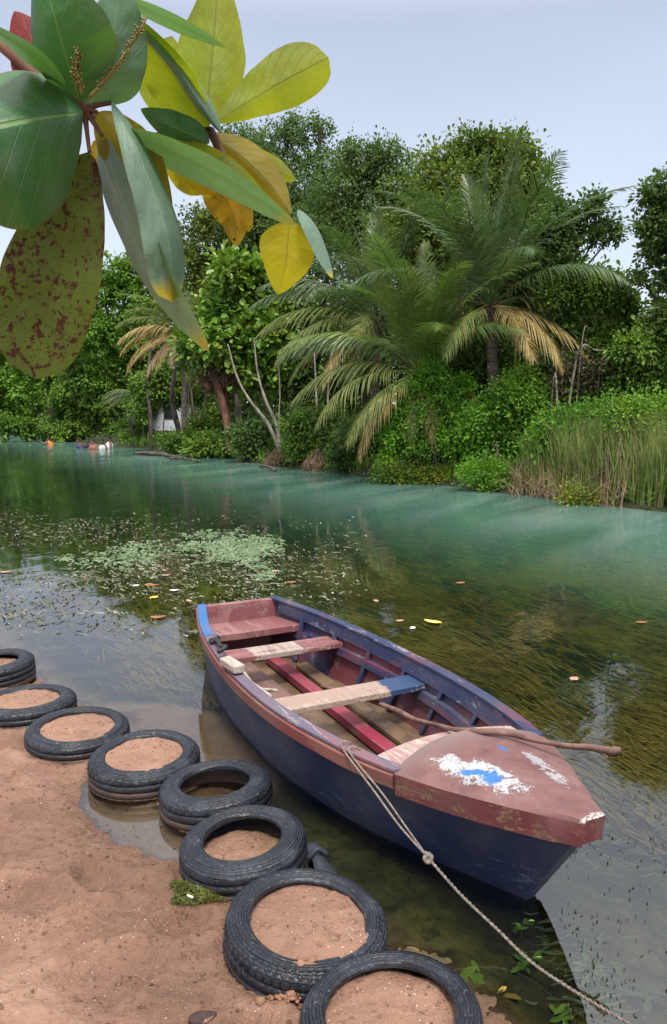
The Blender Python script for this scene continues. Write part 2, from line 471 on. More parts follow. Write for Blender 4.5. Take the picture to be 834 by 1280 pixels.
M['leaf_herb'] = foliage_mat('herb_foliage', [(.06, .13, .018), (.11, .20, .025), (.22, .27, .03), (.36, .33, .03)], trans=.35)
M['leaf_dry'] = foliage_mat('dry_foliage', [(.05, .038, .022), (.085, .07, .035), (.06, .075, .025)], trans=.15)
M['frond_green'] = foliage_mat('green_frond', [(.045, .085, .030), (.085, .140, .05), (.14, .19, .08)], trans=.25, scale=1.2, rough=.42, spec=.5)
M['frond_mid'] = foliage_mat('yellowing_frond', [(.08, .14, .035), (.15, .20, .055), (.29, .27, .085)], trans=.3, tcol=(.3, .3, .05), scale=2.2)
M['frond_yellow'] = foliage_mat('yellow_frond', [(.22, .15, .05), (.38, .27, .09), (.48, .38, .17), (.26, .22, .07)], trans=.25, tcol=(.5, .35, .08), scale=2.5)
M['frond_dead'] = foliage_mat('dead_frond', [(.16, .10, .06), (.27, .18, .11), (.34, .25, .16)], trans=.1, tcol=(.3, .2, .1), scale=2.5)
M['reed_green'] = foliage_mat('green_reed', [(.10, .17, .035), (.18, .26, .06), (.34, .34, .12)], trans=.2, scale=1.5)
M['reed_dry'] = foliage_mat('dry_reed', [(.20, .12, .07), (.34, .23, .14), (.45, .34, .22)], trans=.1, tcol=(.4, .28, .15), scale=1.5)
M['eelgrass'] = foliage_mat('river_weed', [(.045, .042, .012), (.115, .10, .026), (.22, .175, .06), (.12, .13, .032)], trans=.2, scale=1.4, tcol=(.12, .14, .03), gain=1.75)
M['weed_dark'] = foliage_mat('dark_weed', [(.012, .014, .008), (.03, .034, .014), (.06, .065, .03)], trans=0)
M['scum'] = foliage_mat('floating_scum', [(.06, .10, .04), (.12, .18, .08), (.20, .26, .15)], trans=.0, scale=2.)
M['debris'] = foliage_mat('floating_debris', [(.04, .045, .015), (.09, .09, .035), (.16, .15, .09), (.34, .32, .27)], trans=0, scale=1.2)
M['waterleaf'] = foliage_mat('water_plant', [(.10, .22, .03), (.17, .33, .05), (.30, .42, .06)], trans=.2)
M['waterleaf_pale'] = foliage_mat('pale_water_plant', [(.06, .085, .04), (.11, .15, .08), (.20, .26, .15)], trans=.1)

MAROON = (.20, .045, .05); BLUE = (.022, .045, .13); RED = (.26, .075, .065); WOOD = (.42, .31, .24); GREYW = (.36, .33, .32)
M['hull_blue'] = paint_mat('hull_blue_paint', (.010, .023, .075), (.022, .042, .105), (.11, .13, .18), .635, .55, (.5, 1.2, 2.2), 5., .55, wood2=(.05, .055, .07))
M['inner_maroon'] = paint_mat('inner_maroon_paint', (.16, .040, .048), (.045, .042, .10), (.22, .16, .16), .60, .52, (.8, 1.5, 1.5), 5)
M['inner_blue'] = paint_mat('inner_blue_paint', (.026, .040, .100), (.11, .042, .075), (.27, .25, .29), .60, .54, (.6, 2.5, 2.5), 5.5)
M['rail_red'] = paint_mat('rail_red_paint', (.20, .058, .05), (.25, .105, .08), (.21, .13, .09), .60, .55, (.3, 2.5, 2.5), 5)
M['cap_purple'] = paint_mat('cap_worn_paint', (.13, .105, .155), (.21, .10, .12), (.36, .31, .32), .60, .52, (.25, 3, 3), 5)
M['cap_blue'] = paint_mat('cap_blue_paint', (.03, .13, .34), (.05, .11, .25), (.40, .36, .33), .64, .62, (.3, 3, 3), 5)
M['thwart'] = paint_mat('thwart_worn_paint', (.22, .07, .08), (.28, .13, .125), (.45, .36, .31), .62, .5, (3, .35, 3), 4.5, zones=((-.2, .16, None),))
M['seat_pink'] = paint_mat('seat_faded_paint', (.22, .078, .085), (.30, .15, .145), (.34, .24, .22), .58, .5, (.5, 2, 2), 4)
M['thwart_bare'] = paint_mat('thwart_bare_wood', (.36, .25, .20), (.32, .19, .165), (.46, .355, .285), .50, .62, (3, .25, 3), 5, zones=((.27, .6, (.03, .062, .135)),))
M['crimson'] = paint_mat('crimson_board_paint', (.27, .030, .062), (.19, .04, .05), (.26, .15, .12), .60, .6, (.4, 3, 3), 5)
M['plank'] = paint_mat('raw_plank', (.40, .22, .20), (.45, .33, .29), (.50, .40, .35), .5, .5, (.3, 4, 4), 6)
M['bilge'] = simple_mat('muddy_bilge', (.075, .05, .035), (.23, .145, .085), 3.5, .5, .35, .006)
M['board'] = paint_mat('muddy_board', (.20, .10, .085), (.14, .10, .085), (.30, .22, .17), .58, .5, (.4, 3, 3), 5)
M['stick'] = simple_mat('stick_bark', (.10, .05, .042), (.27, .155, .12), 9, .8, .6, .006, (1, 1, 1))
M['palewood'] = simple_mat('pale_driftwood', (.30, .24, .20), (.55, .47, .41), 10, .85, .5, .004, (.3, 2, 2))
M['rope'] = simple_mat('rope_fibre', (.12, .095, .08), (.30, .25, .215), 90, .95, .8, .004)
M['strap'] = simple_mat('black_strap', (.012, .012, .014), (.03, .03, .034), 20, .6, .3, .003)
M['dark_rubber'] = simple_mat('dark_rubber', (.02, .024, .034), (.05, .058, .075), 15, .6, .4, .004)
M['dead_leaf'] = simple_mat('dead_leaf', (.028, .014, .013), (.09, .045, .038), 20, .6, .6, .004)
M['clod'] = simple_mat('sand_clod', (.22, .11, .07), (.40, .22, .135), 14, .9, .9, .02)
M['crumb'] = simple_mat('wet_crumb', (.09, .048, .03), (.24, .135, .09), 30, .9, .6, .005)
M['algae'] = foliage_mat('stranded_algae', [(.05, .055, .012), (.11, .12, .025), (.18, .19, .05)], trans=.1, scale=9)
M['paper'] = simple_mat('white_paper', (.62, .60, .56), (.78, .77, .74), 30, .8, .2, .002)
M['leaf_orange'] = simple_mat('orange_leaf', (.26, .085, .03), (.42, .19, .07), 20, .55, .3, .003)
M['leaf_tan'] = simple_mat('tan_leaf', (.36, .20, .12), (.55, .34, .24), 20, .55, .3, .003)
M['leaf_yellow'] = simple_mat('yellow_leaf', (.66, .42, .05), (.80, .62, .18), 14, .5, .3, .003)
M['shell'] = foliage_mat('shell_bits', [(.06, .035, .025), (.13, .075, .05), (.30, .19, .13), (.66, .58, .5)], trans=0, scale=30)
M['wall'] = simple_mat('white_wall', (.60, .60, .62), (.72, .72, .74), 3, .8, .1, .005)
M['roof'] = simple_mat('rusty_roof', (.12, .08, .07), (.22, .16, .14), 4, .7, .3, .01)
M['glass_dark'] = simple_mat('dark_window', (.02, .025, .03), (.035, .04, .045), 3, .2, .05, .001)
M['skin'] = simple_mat('skin', (.10, .05, .032), (.15, .078, .05), 12, .5, .05, .002)
M['skin2'] = simple_mat('skin_lighter', (.20, .105, .07), (.26, .14, .095), 12, .5, .05, .002)
M['hair'] = simple_mat('dark_hair', (.008, .007, .007), (.02, .017, .015), 40, .7, .5, .004)
for nm, c in (('white', (.72, .72, .74)), ('blue', (.05, .08, .25)), ('navy', (.03, .035, .07)), ('orange', (.75, .20, .03)), ('pinkred', (.45, .12, .12))):
    M['cloth_' + nm] = simple_mat('cloth_' + nm, tuple(x * .8 for x in c), c, 12, .85, .2, .004)

AL = {
    'green': almond_leaf_mat('almond_leaf_green', (.036, .150, .050), (.22, .38, .10), (.14, .34, .04), .25, .30, painted_sheen=(.13, .22, .15)),
    'silver': almond_leaf_mat('almond_leaf_silver', (.15, .26, .18), (.32, .46, .28), (.18, .40, .07), .26, .34, painted_sheen=(.23, .33, .27), blush=(.55, .42, .03)),  # silver tone includes gloss painted into the colour
    'ygreen': almond_leaf_mat('almond_leaf_yellow_green', (.20, .27, .015), (.12, .15, .015), (.74, .82, .03), .58, .42),
    'yellow': almond_leaf_mat('almond_leaf_yellow', (.42, .36, .015), (.26, .22, .02), (.92, .80, .03), .6, .42),
    'ochre': almond_leaf_mat('almond_leaf_ochre', (.26, .22, .025), (.13, .10, .02), (.62, .46, .03), .5, .42, spots=.62),
    'tatter': almond_leaf_mat('almond_leaf_tattered', (.33, .23, .02), (.13, .08, .02), (.80, .52, .03), .55, .5, spots=.92),
    'spotted': almond_leaf_mat('almond_leaf_spotted', (.085, .115, .018), (.13, .16, .035), (.20, .26, .02), .42, .5, spots=1.05),
    'red': almond_leaf_mat('almond_leaf_red', (.19, .012, .012), (.24, .03, .02), (.40, .02, .015), .4, .4, spots=.6),
}

# ================================================================== SETTING
def sm(x, a, b):
    t = np.clip((x - a) / (b - a), 0, 1); return t * t * (3 - 2 * t)


TYRES = [  # px, py of the middle of the top ring, top z, outer R, bead r, half width, sand fill z (None = open), tilt deg x,y
    (-10, 824, .16, .29, .185, .095, .10, (2, 3)),
    (33, 871, .125, .30, .20, .085, .105, (2, -2)),
    (97, 905, .125, .285, .20, .080, .112, (-1, 2)),
    (181, 938, .135, .285, .195, .085, .122, (2, 1)),
    (270, 974, .135, .27, .165, .090, -.02, (4, 0)),
    (305, 1042, .155, .265, .163, .095, .065, (4, -2)),
    (382, 1142, .145, .292, .202, .090, .122, (3, 4)),
    (490, 1257, .150, .275, .195, .090, .098, (1, 3)),
]
TY = []
for (px, py, zt, Ro, rb, hw, fill, tilt) in TYRES:
    c = at(px, py, zt); TY.append((c[0], c[1], zt - hw, Ro, rb, hw, fill, tilt))


def fbm(X, Y, s, oct=4, seed=0.):
    out = np.zeros_like(X)
    flatx, flaty = X.ravel(), Y.ravel()
    r = np.zeros(len(flatx))
    for i, (x, y) in enumerate(zip(flatx, flaty)):
        r[i] = noise.fractal(Vector((x * s, y * s, seed)), .8, 2.1, oct)
    return r.reshape(X.shape)


def ground_height(X, Y, detail=True):
    q = shore_q(X, Y)
    z = np.where(q < 0, .018 - .045 * q, .018 - .13 * q)
    z = np.where(q > 1, .018 - .13 - .22 * (q - 1), z)
    z = np.maximum(z, -1.15)
    z = np.where(q < -12, .018 + .54 + (-(q + 12)) * .01, z)
    # sandy shallow behind the upper tyres
    sh = sm(Y, 3.3, 4.6) * sm(q, 1.5, .2) * sm(q, -.3, .1)
    z = z * (1 - sh) + sh * (-.012 - .035 * np.maximum(q, 0))
    # far bank
    d = bank_d(X, Y)
    bank = -.9 + 1.0 * sm(d, -1.2, .25) + .32 * sm(d, -.1, 1.0) + .04 * np.clip(d, 0, 12)
    z = np.where(d > -1.2, np.maximum(z if False else bank, bank), z)
    return z


def gaxis(a, b, step, far_lo, far_hi, k=1.16):
    mid = list(np.arange(a, b + step * .5, step))
    lo, s = [], step
    x = a
    while x > far_lo: s *= k; x -= s; lo.append(x)
    hi, s, x = [], step, mid[-1]
    while x < far_hi: s *= k; x += s; hi.append(x)
    return np.array(lo[::-1] + mid + hi)


gx = gaxis(-2.9, 1.5, .014, -500, 500); gy = gaxis(1.0, 5.4, .016, -60, 900)
X, Y = np.meshgrid(gx, gy)
Z = ground_height(X, Y)
near = (X > -3.6) & (X < 2.2) & (Y > .6) & (Y < 6.2)
q = shore_q(X, Y)
bx, by = X[near], Y[near]
n_lo = fbm(bx, by, 1.9, 4, 3.); n_hi = fbm(bx, by, 9., 4, 8.); n_vh = fbm(bx, by, 34., 3, 5.)
dz = .018 * n_lo + .013 * n_hi - .011 * np.maximum(0, np.abs(n_vh) - .25) + .0055 * n_vh
# scuffs: little crescent footprints
for (fx, fy, fa, fr) in [(-.75, 2.35, .4, .13), (-1.2, 2.75, -.3, .12), (-.30, 2.05, .8, .10), (-1.55, 3.1, 1.3, .13), (-.95, 2.9, 2.2, .09), (-.55, 2.62, .2, .07), (-1.9, 3.7, .5, .12), (-.85, 2.0, -.6, .12)]:
    dx, dy = bx - fx, by - fy
    u = dx * math.cos(fa) + dy * math.sin(fa); v = -dx * math.sin(fa) + dy * math.cos(fa)
    r = np.hypot(u / 1.7, v) / fr
    dz += -.030 * np.exp(-(r * 1.3) ** 4) + .020 * np.exp(-((r - 1.15) / .25) ** 2) * (v > -.2 * fr)
zz = Z[near] + dz * sm(-q[near], -.9, .1) + dz * .5 * (q[near] > 0)
# puddle on the beach side of the tyres
for (pc, ra, rb_, dep) in [((-.98, 3.46), .33, .19, .062), ((-.72, 3.27), .26, .17, .060), ((-1.18, 3.66), .26, .13, .05)]:
    a = -.9; dx, dy = bx - pc[0], by - pc[1]
    u = dx * math.cos(a) + dy * math.sin(a); v = -dx * math.sin(a) + dy * math.cos(a)
    zz -= (dep + .25 * np.maximum(zz, 0)) * np.exp(-((u / ra) ** 2 + (v / rb_) ** 2) * 1.3)
# sand inside each tyre
for (tx, ty, tz, Ro, rb, hw, fill, tilt) in TY:
    r = np.hypot(bx - tx, by - ty)
    w = sm(r, rb + .075, rb + .035)
    rim = .012 * sm(r, rb * .5, rb + .02)
    f = fill + n_hi * .010 + n_lo * .012 + n_vh * .004 - rim * .4
    zz = zz * (1 - w) + f * w
    if fill > 0:     # tyre sits in a shallow scour with sand shoved against it
        zz += .010 * np.exp(-((r - Ro - .05) / .04) ** 2) * (shore_q(bx, by) < .1)
Z[near] = zz
nx, ny = len(gx), len(gy)
ii = (np.arange(ny - 1)[:, None] * nx + np.arange(nx - 1)[None, :]).ravel()
gq = np.stack([ii, ii + 1, ii + nx + 1, ii + nx], 1)
go = obj('ground', quad_mesh('ground', np.stack([X.ravel(), Y.ravel(), Z.ravel()], 1), gq, [M['ground']], True))
tag(go, kind='structure')

# river surface: one sheet at z = 0
wv = []
wxs = np.array([-420, -120, -40, -12, -5, 0, 5, 12, 40]); wys = np.array([-60, -10, 0, 5, 12, 30, 80, 250, 800])
wX, wY = np.meshgrid(wxs, wys)
k = len(wxs); ii = (np.arange(len(wys) - 1)[:, None] * k + np.arange(k - 1)[None, :]).ravel()
wo = obj('river_water', quad_mesh('river_water', np.stack([wX.ravel(), wY.ravel(), 0 * wX.ravel()], 1), np.stack([ii, ii + 1, ii + k + 1, ii + k], 1), [M['water']], True))
tag(wo, kind='structure')

# ================================================================== TYRES
def make_tyre(Ro, rb, hw, tread, name='tyre'):
    prof = [(rb, .72), (rb + .004, .90), (rb + .014, .955), (rb + .022, .93), ((rb + Ro) / 2 - .012, 1.0), ((rb + Ro) / 2 + .012, 1.0), (Ro - .030, .93), (Ro - .026, .90),
            (Ro - .012, .82), (Ro - .003, .70), (Ro, .52), (Ro, .44), (Ro - .006, .42), (Ro - .006, .36), (Ro + .002, .34), (Ro + .002, .05), (Ro - .006, .03), (Ro - .006, -.03)]
    lo = [(r, -z) for r, z in prof[:-1]][::-1]
    outer = prof + lo
    t = .013
    inner = [(rb + .002, -.68), (rb + .03, -.86), ((rb + Ro) / 2, -.86), (Ro - t - .02, -.74), (Ro - t - .006, -.4), (Ro - t - .006, .4), (Ro - t - .02, .74), ((rb + Ro) / 2, .86), (rb + .03, .86), (rb + .002, .68)]
    pr = outer + inner
    seg = 240; V = []; n = len(pr)
    for s in range(seg):
        a = 2 * math.pi * s / seg
        for i, (r, zf) in enumerate(pr):
            rr = r; z = zf * hw
            if i < len(outer) and r > Ro - .032:
                lug = 0.
                if tread == 'lugs' and .3 < abs(zf) < .94:
                    lug = -.006 if s % 4 == 0 else 0
                elif tread == 'fine' and .4 < abs(zf) < .9:
                    lug = -.004 if s % 6 == 0 else 0
                rr += lug + .0025 * noise.noise(Vector((math.cos(a) * 4, math.sin(a) * 4, zf * 2 + Ro * 30)))
            rr *= 1 + .012 * math.sin(2 * a + Ro * 40) + .006 * math.sin(3 * a + 1)
            V.append((rr * math.cos(a), rr * math.sin(a), z))
    Fs = [(s * n + i, ((s + 1) % seg) * n + i, ((s + 1) % seg) * n + (i + 1) % n, s * n + (i + 1) % n) for s in range(seg) for i in range(n)]
    return mesh_from(name, V, Fs, [M['tyre']])


tyre_labels = [
    'black tyre cut by the left edge of the photo, farthest up the row',
    'black tyre full of sand at the left edge, second farthest up the beach',
    'worn black tyre full of shelly sand, third from the far end of the row',
    'black tyre full of sand and shell bits beside the beach puddle',
    'black tyre standing in shallow water with a dark water-filled middle, nearest the boat',
    'fat smooth black tyre half filled with sand, above the clump of green algae',
    'largest tyre in front with cut tread blocks and brim full of dry sand',
    'blue-black tyre with algae on its rim, cut by the bottom of the photo',
]
treads = ['fine', 'fine', 'none', 'fine', 'fine', 'none', 'lugs', 'none']
for (tx, ty, tz, Ro, rb, hw, fill, tilt), lab, tr in zip(TY, tyre_labels, treads):
    o = obj('tyre', make_tyre(Ro, rb, hw, tr))
    o.location = (tx, ty, tz); o.rotation_euler = (R(tilt[0]), R(tilt[1]), random.uniform(0, 6))
    tag(o, lab, 'tyre', 'row of old tyres along the shore')
    lastt = o

# ================================================================== BOAT
BO = np.array((-.73, 5.80)); BAX = np.array((.45, -.89)); BAX = BAX / np.linalg.norm(BAX)
boat = thing('rowing_boat', 'weathered blue wooden rowing boat with maroon inside and peeling bow deck, moored by the tyres', 'boat', (BO[0], BO[1], 0), math.atan2(BAX[1], BAX[0]))


def BW(u, v, z):   # boat local -> world  (v to the photo's right/up side)
    n = np.array((-BAX[1], BAX[0])); p = BO + BAX * u + n * v
    return np.array((p[0], p[1], z))


T_ = [0, .13, .27, .43, .57, .68, .77, .86, .94, 1]
def cub(t, ys, xs=T_):
    xs = np.array(xs, float); ys = np.array(ys, float)
    m = np.gradient(ys, xs)
    i = int(np.clip(np.searchsorted(xs, t) - 1, 0, len(xs) - 2)); h = xs[i + 1] - xs[i]; s = (t - xs[i]) / h
    return float((2 * s ** 3 - 3 * s ** 2 + 1) * ys[i] + (s ** 3 - 2 * s ** 2 + s) * h * m[i] + (-2 * s ** 3 + 3 * s ** 2) * ys[i + 1] + (s ** 3 - s ** 2) * h * m[i + 1])
def hb(t): return max(.028, cub(t, [.31, .435, .515, .555, .545, .495, .425, .305, .155, .03]))
def cb(t): return max(.018, cub(t, [.25, .345, .41, .435, .425, .375, .305, .20, .095, .018]))
def sz(t): return cub(t, [.445, .425, .41, .40, .405, .415, .425, .44, .455, .47])
def cz(t): return cub(t, [-.03, -.05, -.075, -.09, -.095, -.095, -.09, -.085, -.075, -.06])
UL, UC = 3.645, 3.29
def gu(t): return UL * t
def cu(t): return UC * t if t > .02 else UC * t
def side_pt(t, f, off=0., v=1):     # f 0 chine .. 1 gunwale on the outside; off inward
    u = cu(t) * (1 - f) + gu(t) * f
    y = cb(t) * (1 - f) + hb(t) * f + .018 * math.sin(math.pi * f) * (1 - t)
    z = cz(t) * (1 - f) + sz(t) * f
    return (u, v * max(.004, y - off), z)
def f_at_z(t, z): return (z - cz(t)) / (sz(t) - cz(t))


ts = np.concatenate([np.linspace(0, .85, 36), np.linspace(.87, 1, 14)])
FS = np.linspace(0, 1, 9)
V = []; Fs = []; mi = []
rows = []
for t in ts:
    row = [side_pt(t, f, 0, -1) for f in FS[::-1]] + [(cu(t), 0, cz(t) - .01)] + [side_pt(t, f, 0, 1) for f in FS]
    # inner skin, right to left
    z0 = .035; off = .022
    fi = np.linspace(1, f_at_z(t, z0), 7)
    row += [side_pt(t, f, off, 1) for f in fi] + [(cu(t) if t < .9 else cu(t), 0, z0 - .004)] + [side_pt(t, f, off, -1) for f in fi[::-1]]
    rows.append(row)
nr = len(rows[0]); no = 2 * len(FS) + 1
for row in rows: V += row
for i in range(len(rows) - 1):
    for j in range(nr):
        a, b = i * nr + j, i * nr + (j + 1) % nr
        Fs.append((a, b, b + nr, a + nr))
        jj = j - no
        mi.append(0 if j < no - 1 or j == nr - 1 else (2 if 6 <= jj <= 7 else 1))
# transom (outer face) and inner transom face
Fs.append(tuple(range(no))[::-1]); mi.append(0)
Fs.append(tuple(range(no, nr))[::-1]); mi.append(1)
e = (len(rows) - 1) * nr
Fs.append(tuple(e + j for j in range(no))); mi.append(0)
# fix: the transom needs thickness, so the inner face is closed by the transom board below
hull = obj('hull', mesh_from('hull', V, Fs, [M['hull_blue'], M['inner_maroon'], M['bilge']], mi), boat)
es = hull.modifiers.new('edges', 'EDGE_SPLIT'); es.split_angle = R(42)

# transom board
mb = MB()
w0, w1 = cb(0) - .01, hb(0) + .005
zt = sz(0) + .012
mb.add([(-.022, -w1, zt), (-.022, w1, zt), (-.022, w0, -.02), (-.022, -w0, -.02), (.03, -w1, zt), (.03, w1, zt), (.03, w0, .02), (.03, -w0, .02)],
       [(0, 1, 2, 3), (4, 7, 6, 5), (0, 4, 5, 1), (1, 5, 6, 2), (2, 6, 7, 3), (3, 7, 4, 0)])
mb.build('transom', [M['seat_pink']], boat, False, .006)


def strip(name, mat, t0, t1, prof, v, n=40, parent=boat, bev=.003):
    """a long plank following the side: prof(t) -> 4 corners in (offset from outside line, dz from gunwale, f or None)"""
    V = []
    for t in np.linspace(t0, t1, n):
        for (f, off, dz) in prof(t):
            x, y, z = side_pt(t, f, off, v); V.append((x, y, z + dz))
    m = len(prof(.5))
    Fs = [(i * m + k, i * m + (k + 1) % m, (i + 1) * m + (k + 1) % m, (i + 1) * m + k) for i in range(n - 1) for k in range(m)]
    Fs += [tuple(range(m)), tuple((n - 1) * m + k for k in range(m))[::-1]]
    if v > 0: Fs = [f[::-1] for f in Fs]
    mb = MB(); mb.add(V, Fs)
    return mb.build(name, [mat], parent, False, bev)


TD = .81
for v in (-1, 1):
    strip('rub_rail', M['rail_red'], .0, TD, lambda t: [(1, .003, .004), (1, -.026, .0), (1, -.024, -.058), (1 - .058 / .49, .003, .0)], v)
    strip('gunwale_cap', M['cap_purple'] if v < 0 else M['inner_blue'], .20 if v < 0 else .0, TD, lambda t: [(1, .052, .006), (1, .052, .022), (1, -.014, .022), (1, -.014, .006)], v)
    strip('inwale', M['inner_blue'], .03, .84, lambda t: [(1, .024, .004), (1, .046, .004), (.83, .046, 0), (.83, .024, 0)], v)
    strip('riser', M['inner_blue'], .02, .80, lambda t: [(f_at_z(t, .27), .024, 0), (f_at_z(t, .27), .055, 0), (f_at_z(t, .215), .055, 0), (f_at_z(t, .215), .024, 0)], v)
    if v < 0: strip('gunwale_cap', M['cap_blue'], .0, .197, lambda t: [(1, .052, .006), (1, .052, .022), (1, -.014, .022), (1, -.014, .006)], v)
    for t in (.105, .215, .33, .445, .56, .665, .75):
        mb = MB(); w = .017 / UL
        V = []
        for tt in (t - w, t + w):
            V += [side_pt(tt, f_at_z(tt, .045), .023, v), side_pt(tt, .99, .023, v), side_pt(tt, .99, .044, v), side_pt(tt, f_at_z(tt, .045), .05, v)]
        mb.add(V, [(0, 1, 2, 3), (7, 6, 5, 4), (0, 4, 5, 1), (1, 5, 6, 2), (2, 6, 7, 3), (3, 7, 4, 0)])
        mb.build('rib', [M['inner_blue']], boat, False, .003)


def inner_half(t, z): return side_pt(t, f_at_z(t, z), .026)[1]


def plank_across(name, u0, u1, z, th, mat, inset=.0, dz=0):
    t0, t1 = u0 / UL, u1 / UL
    y0, y1 = inner_half(t0, z) - inset, inner_half(t1, z) - inset
    n = 14; V = []
    for zz in (z, z - th):
        for i in range(n + 1):
            s = i / n * 2 - 1
            sag = -.004 * (1 - s * s)
            V += [(u0 + .004 * noise.noise(Vector((s * 3, z, u0))), y0 * s, zz + sag + dz * s), (u1 + .004 * noise.noise(Vector((s * 3, z, u1 + 5))), y1 * s, zz + sag + dz * s)]
    k = 2 * (n + 1); Fs = []
    for i in range(n):
        a = 2 * i
        Fs += [(a, a + 1, a + 3, a + 2), (k + a, k + a + 2, k + a + 3, k + a + 1), (a, a + 2, k + a + 2, k + a), (a + 1, k + a + 1, k + a + 3, a + 3)]
    Fs += [(0, k, k + 1, 1), (2 * n, 2 * n + 1, k + 2 * n + 1, k + 2 * n)]
    mb = MB(); mb.add(V, Fs); return mb.build(name, [mat], boat, False, .004)


plank_across('stern_seat', .032, .35, .32, .05, M['seat_pink'])
tag(plank_across('thwart', .66, .86, .305, .035, M['thwart']), 'pink painted thwart with a bare wood middle')
tag(plank_across('thwart', 1.64, 1.83, .31, .035, M['thwart_bare']), 'bare wood thwart with a blue right end')
# bottom boards
def floor_board(name, a, b, w, z, th, mat, tilt=0):
    a, b = np.array(a, float), np.array(b, float); d = (b - a); L = np.linalg.norm(d); d /= L; n = np.array((-d[1], d[0]))
    V = []
    N_ = 14
    for i in range(N_ + 1):
        c = a + (b - a) * i / N_
        jig = .003 * noise.noise(Vector((i * .7, a[1] * 5, 2)))
        for (sd, zz) in ((-1, z), (1, z + tilt), (1, z + tilt - th), (-1, z - th)):
            V.append((c[0] + n[0] * w / 2 * sd, c[1] + n[1] * w / 2 * sd, zz + jig))
    Fs = [(i * 4 + k, i * 4 + (k + 1) % 4, i * 4 + 4 + (k + 1) % 4, i * 4 + 4 + k) for i in range(N_) for k in range(4)]
    Fs = [f[::-1] for f in Fs] + [(0, 1, 2, 3), tuple(N_ * 4 + k for k in (3, 2, 1, 0))]
    mb = MB(); mb.add(V, Fs); return mb.build(name, [mat], boat, False, .003)


floor_board('keelson', (.30, .14), (2.30, .10), .085, .10, .05, M['crimson'])
floor_board('floor_board', (.32, -.09), (1.25, -.10), .12, .075, .025, M['board'], .01)
floor_board('floor_board', (.5, .30), (2.2, .27), .09, .066, .025, M['bilge'], .012)

# bow deck: crowned, with a fascia that wraps the side and a blunt nose
def deck_z(t, s): return sz(t) + .020 + (.055 * (1 - s * s)) * (1 - .75 * (t - TD) / (1 - TD))
mb = MB(); V = []; n_t, n_s = 22, 16
tts = np.linspace(TD, 1, n_t)
for t in tts:
    w = hb(t) + .020
    for j in range(n_s + 1):
        s = -1 + 2 * j / n_s
        # after edge bows aft in the middle
        u = gu(t) - (.10 * (1 - s * s)) * (1 - (t - TD) / (1 - TD)) ** 2 + .0 * s + .02 * (t > .995) * (1 - s * s)
        V.append((u, w * s, deck_z(t, s) - (.012 if abs(s) == 1 else 0)))
m_ = n_s + 1
Fs = [(i * m_ + j, (i + 1) * m_ + j, (i + 1) * m_ + j + 1, i * m_ + j + 1) for i in range(n_t - 1) for j in range(n_s)]
mb.add(V, Fs, 0)
# fascia ring (both sides, nose and the after edge)
ring = [i * m_ for i in range(n_t)] + [(n_t - 1) * m_ + j for j in range(1, n_s + 1)] + [i * m_ + n_s for i in range(n_t - 2, -1, -1)]
low = []
for r_ in ring:
    x, y, z = V[r_]; low.append((x - .012 * (x > 3.56), y * .985, z - .092))
k0 = len(mb.V); mb.V += [tuple(map(float, v)) for v in low]
for a in range(len(ring) - 1):
    mb.Fc.append((ring[a], k0 + a, k0 + a + 1, ring[a + 1])); mb.M.append(1)
aft = list(range(m_)); k1 = len(mb.V)
mb.V += [tuple(map(float, (V[a][0] + .0, V[a][1] * .96, V[a][2] - .035))) for a in aft]
for a in range(n_s): mb.Fc.append((aft[a], aft[a + 1], k1 + a + 1, k1 + a)); mb.M.append(1)


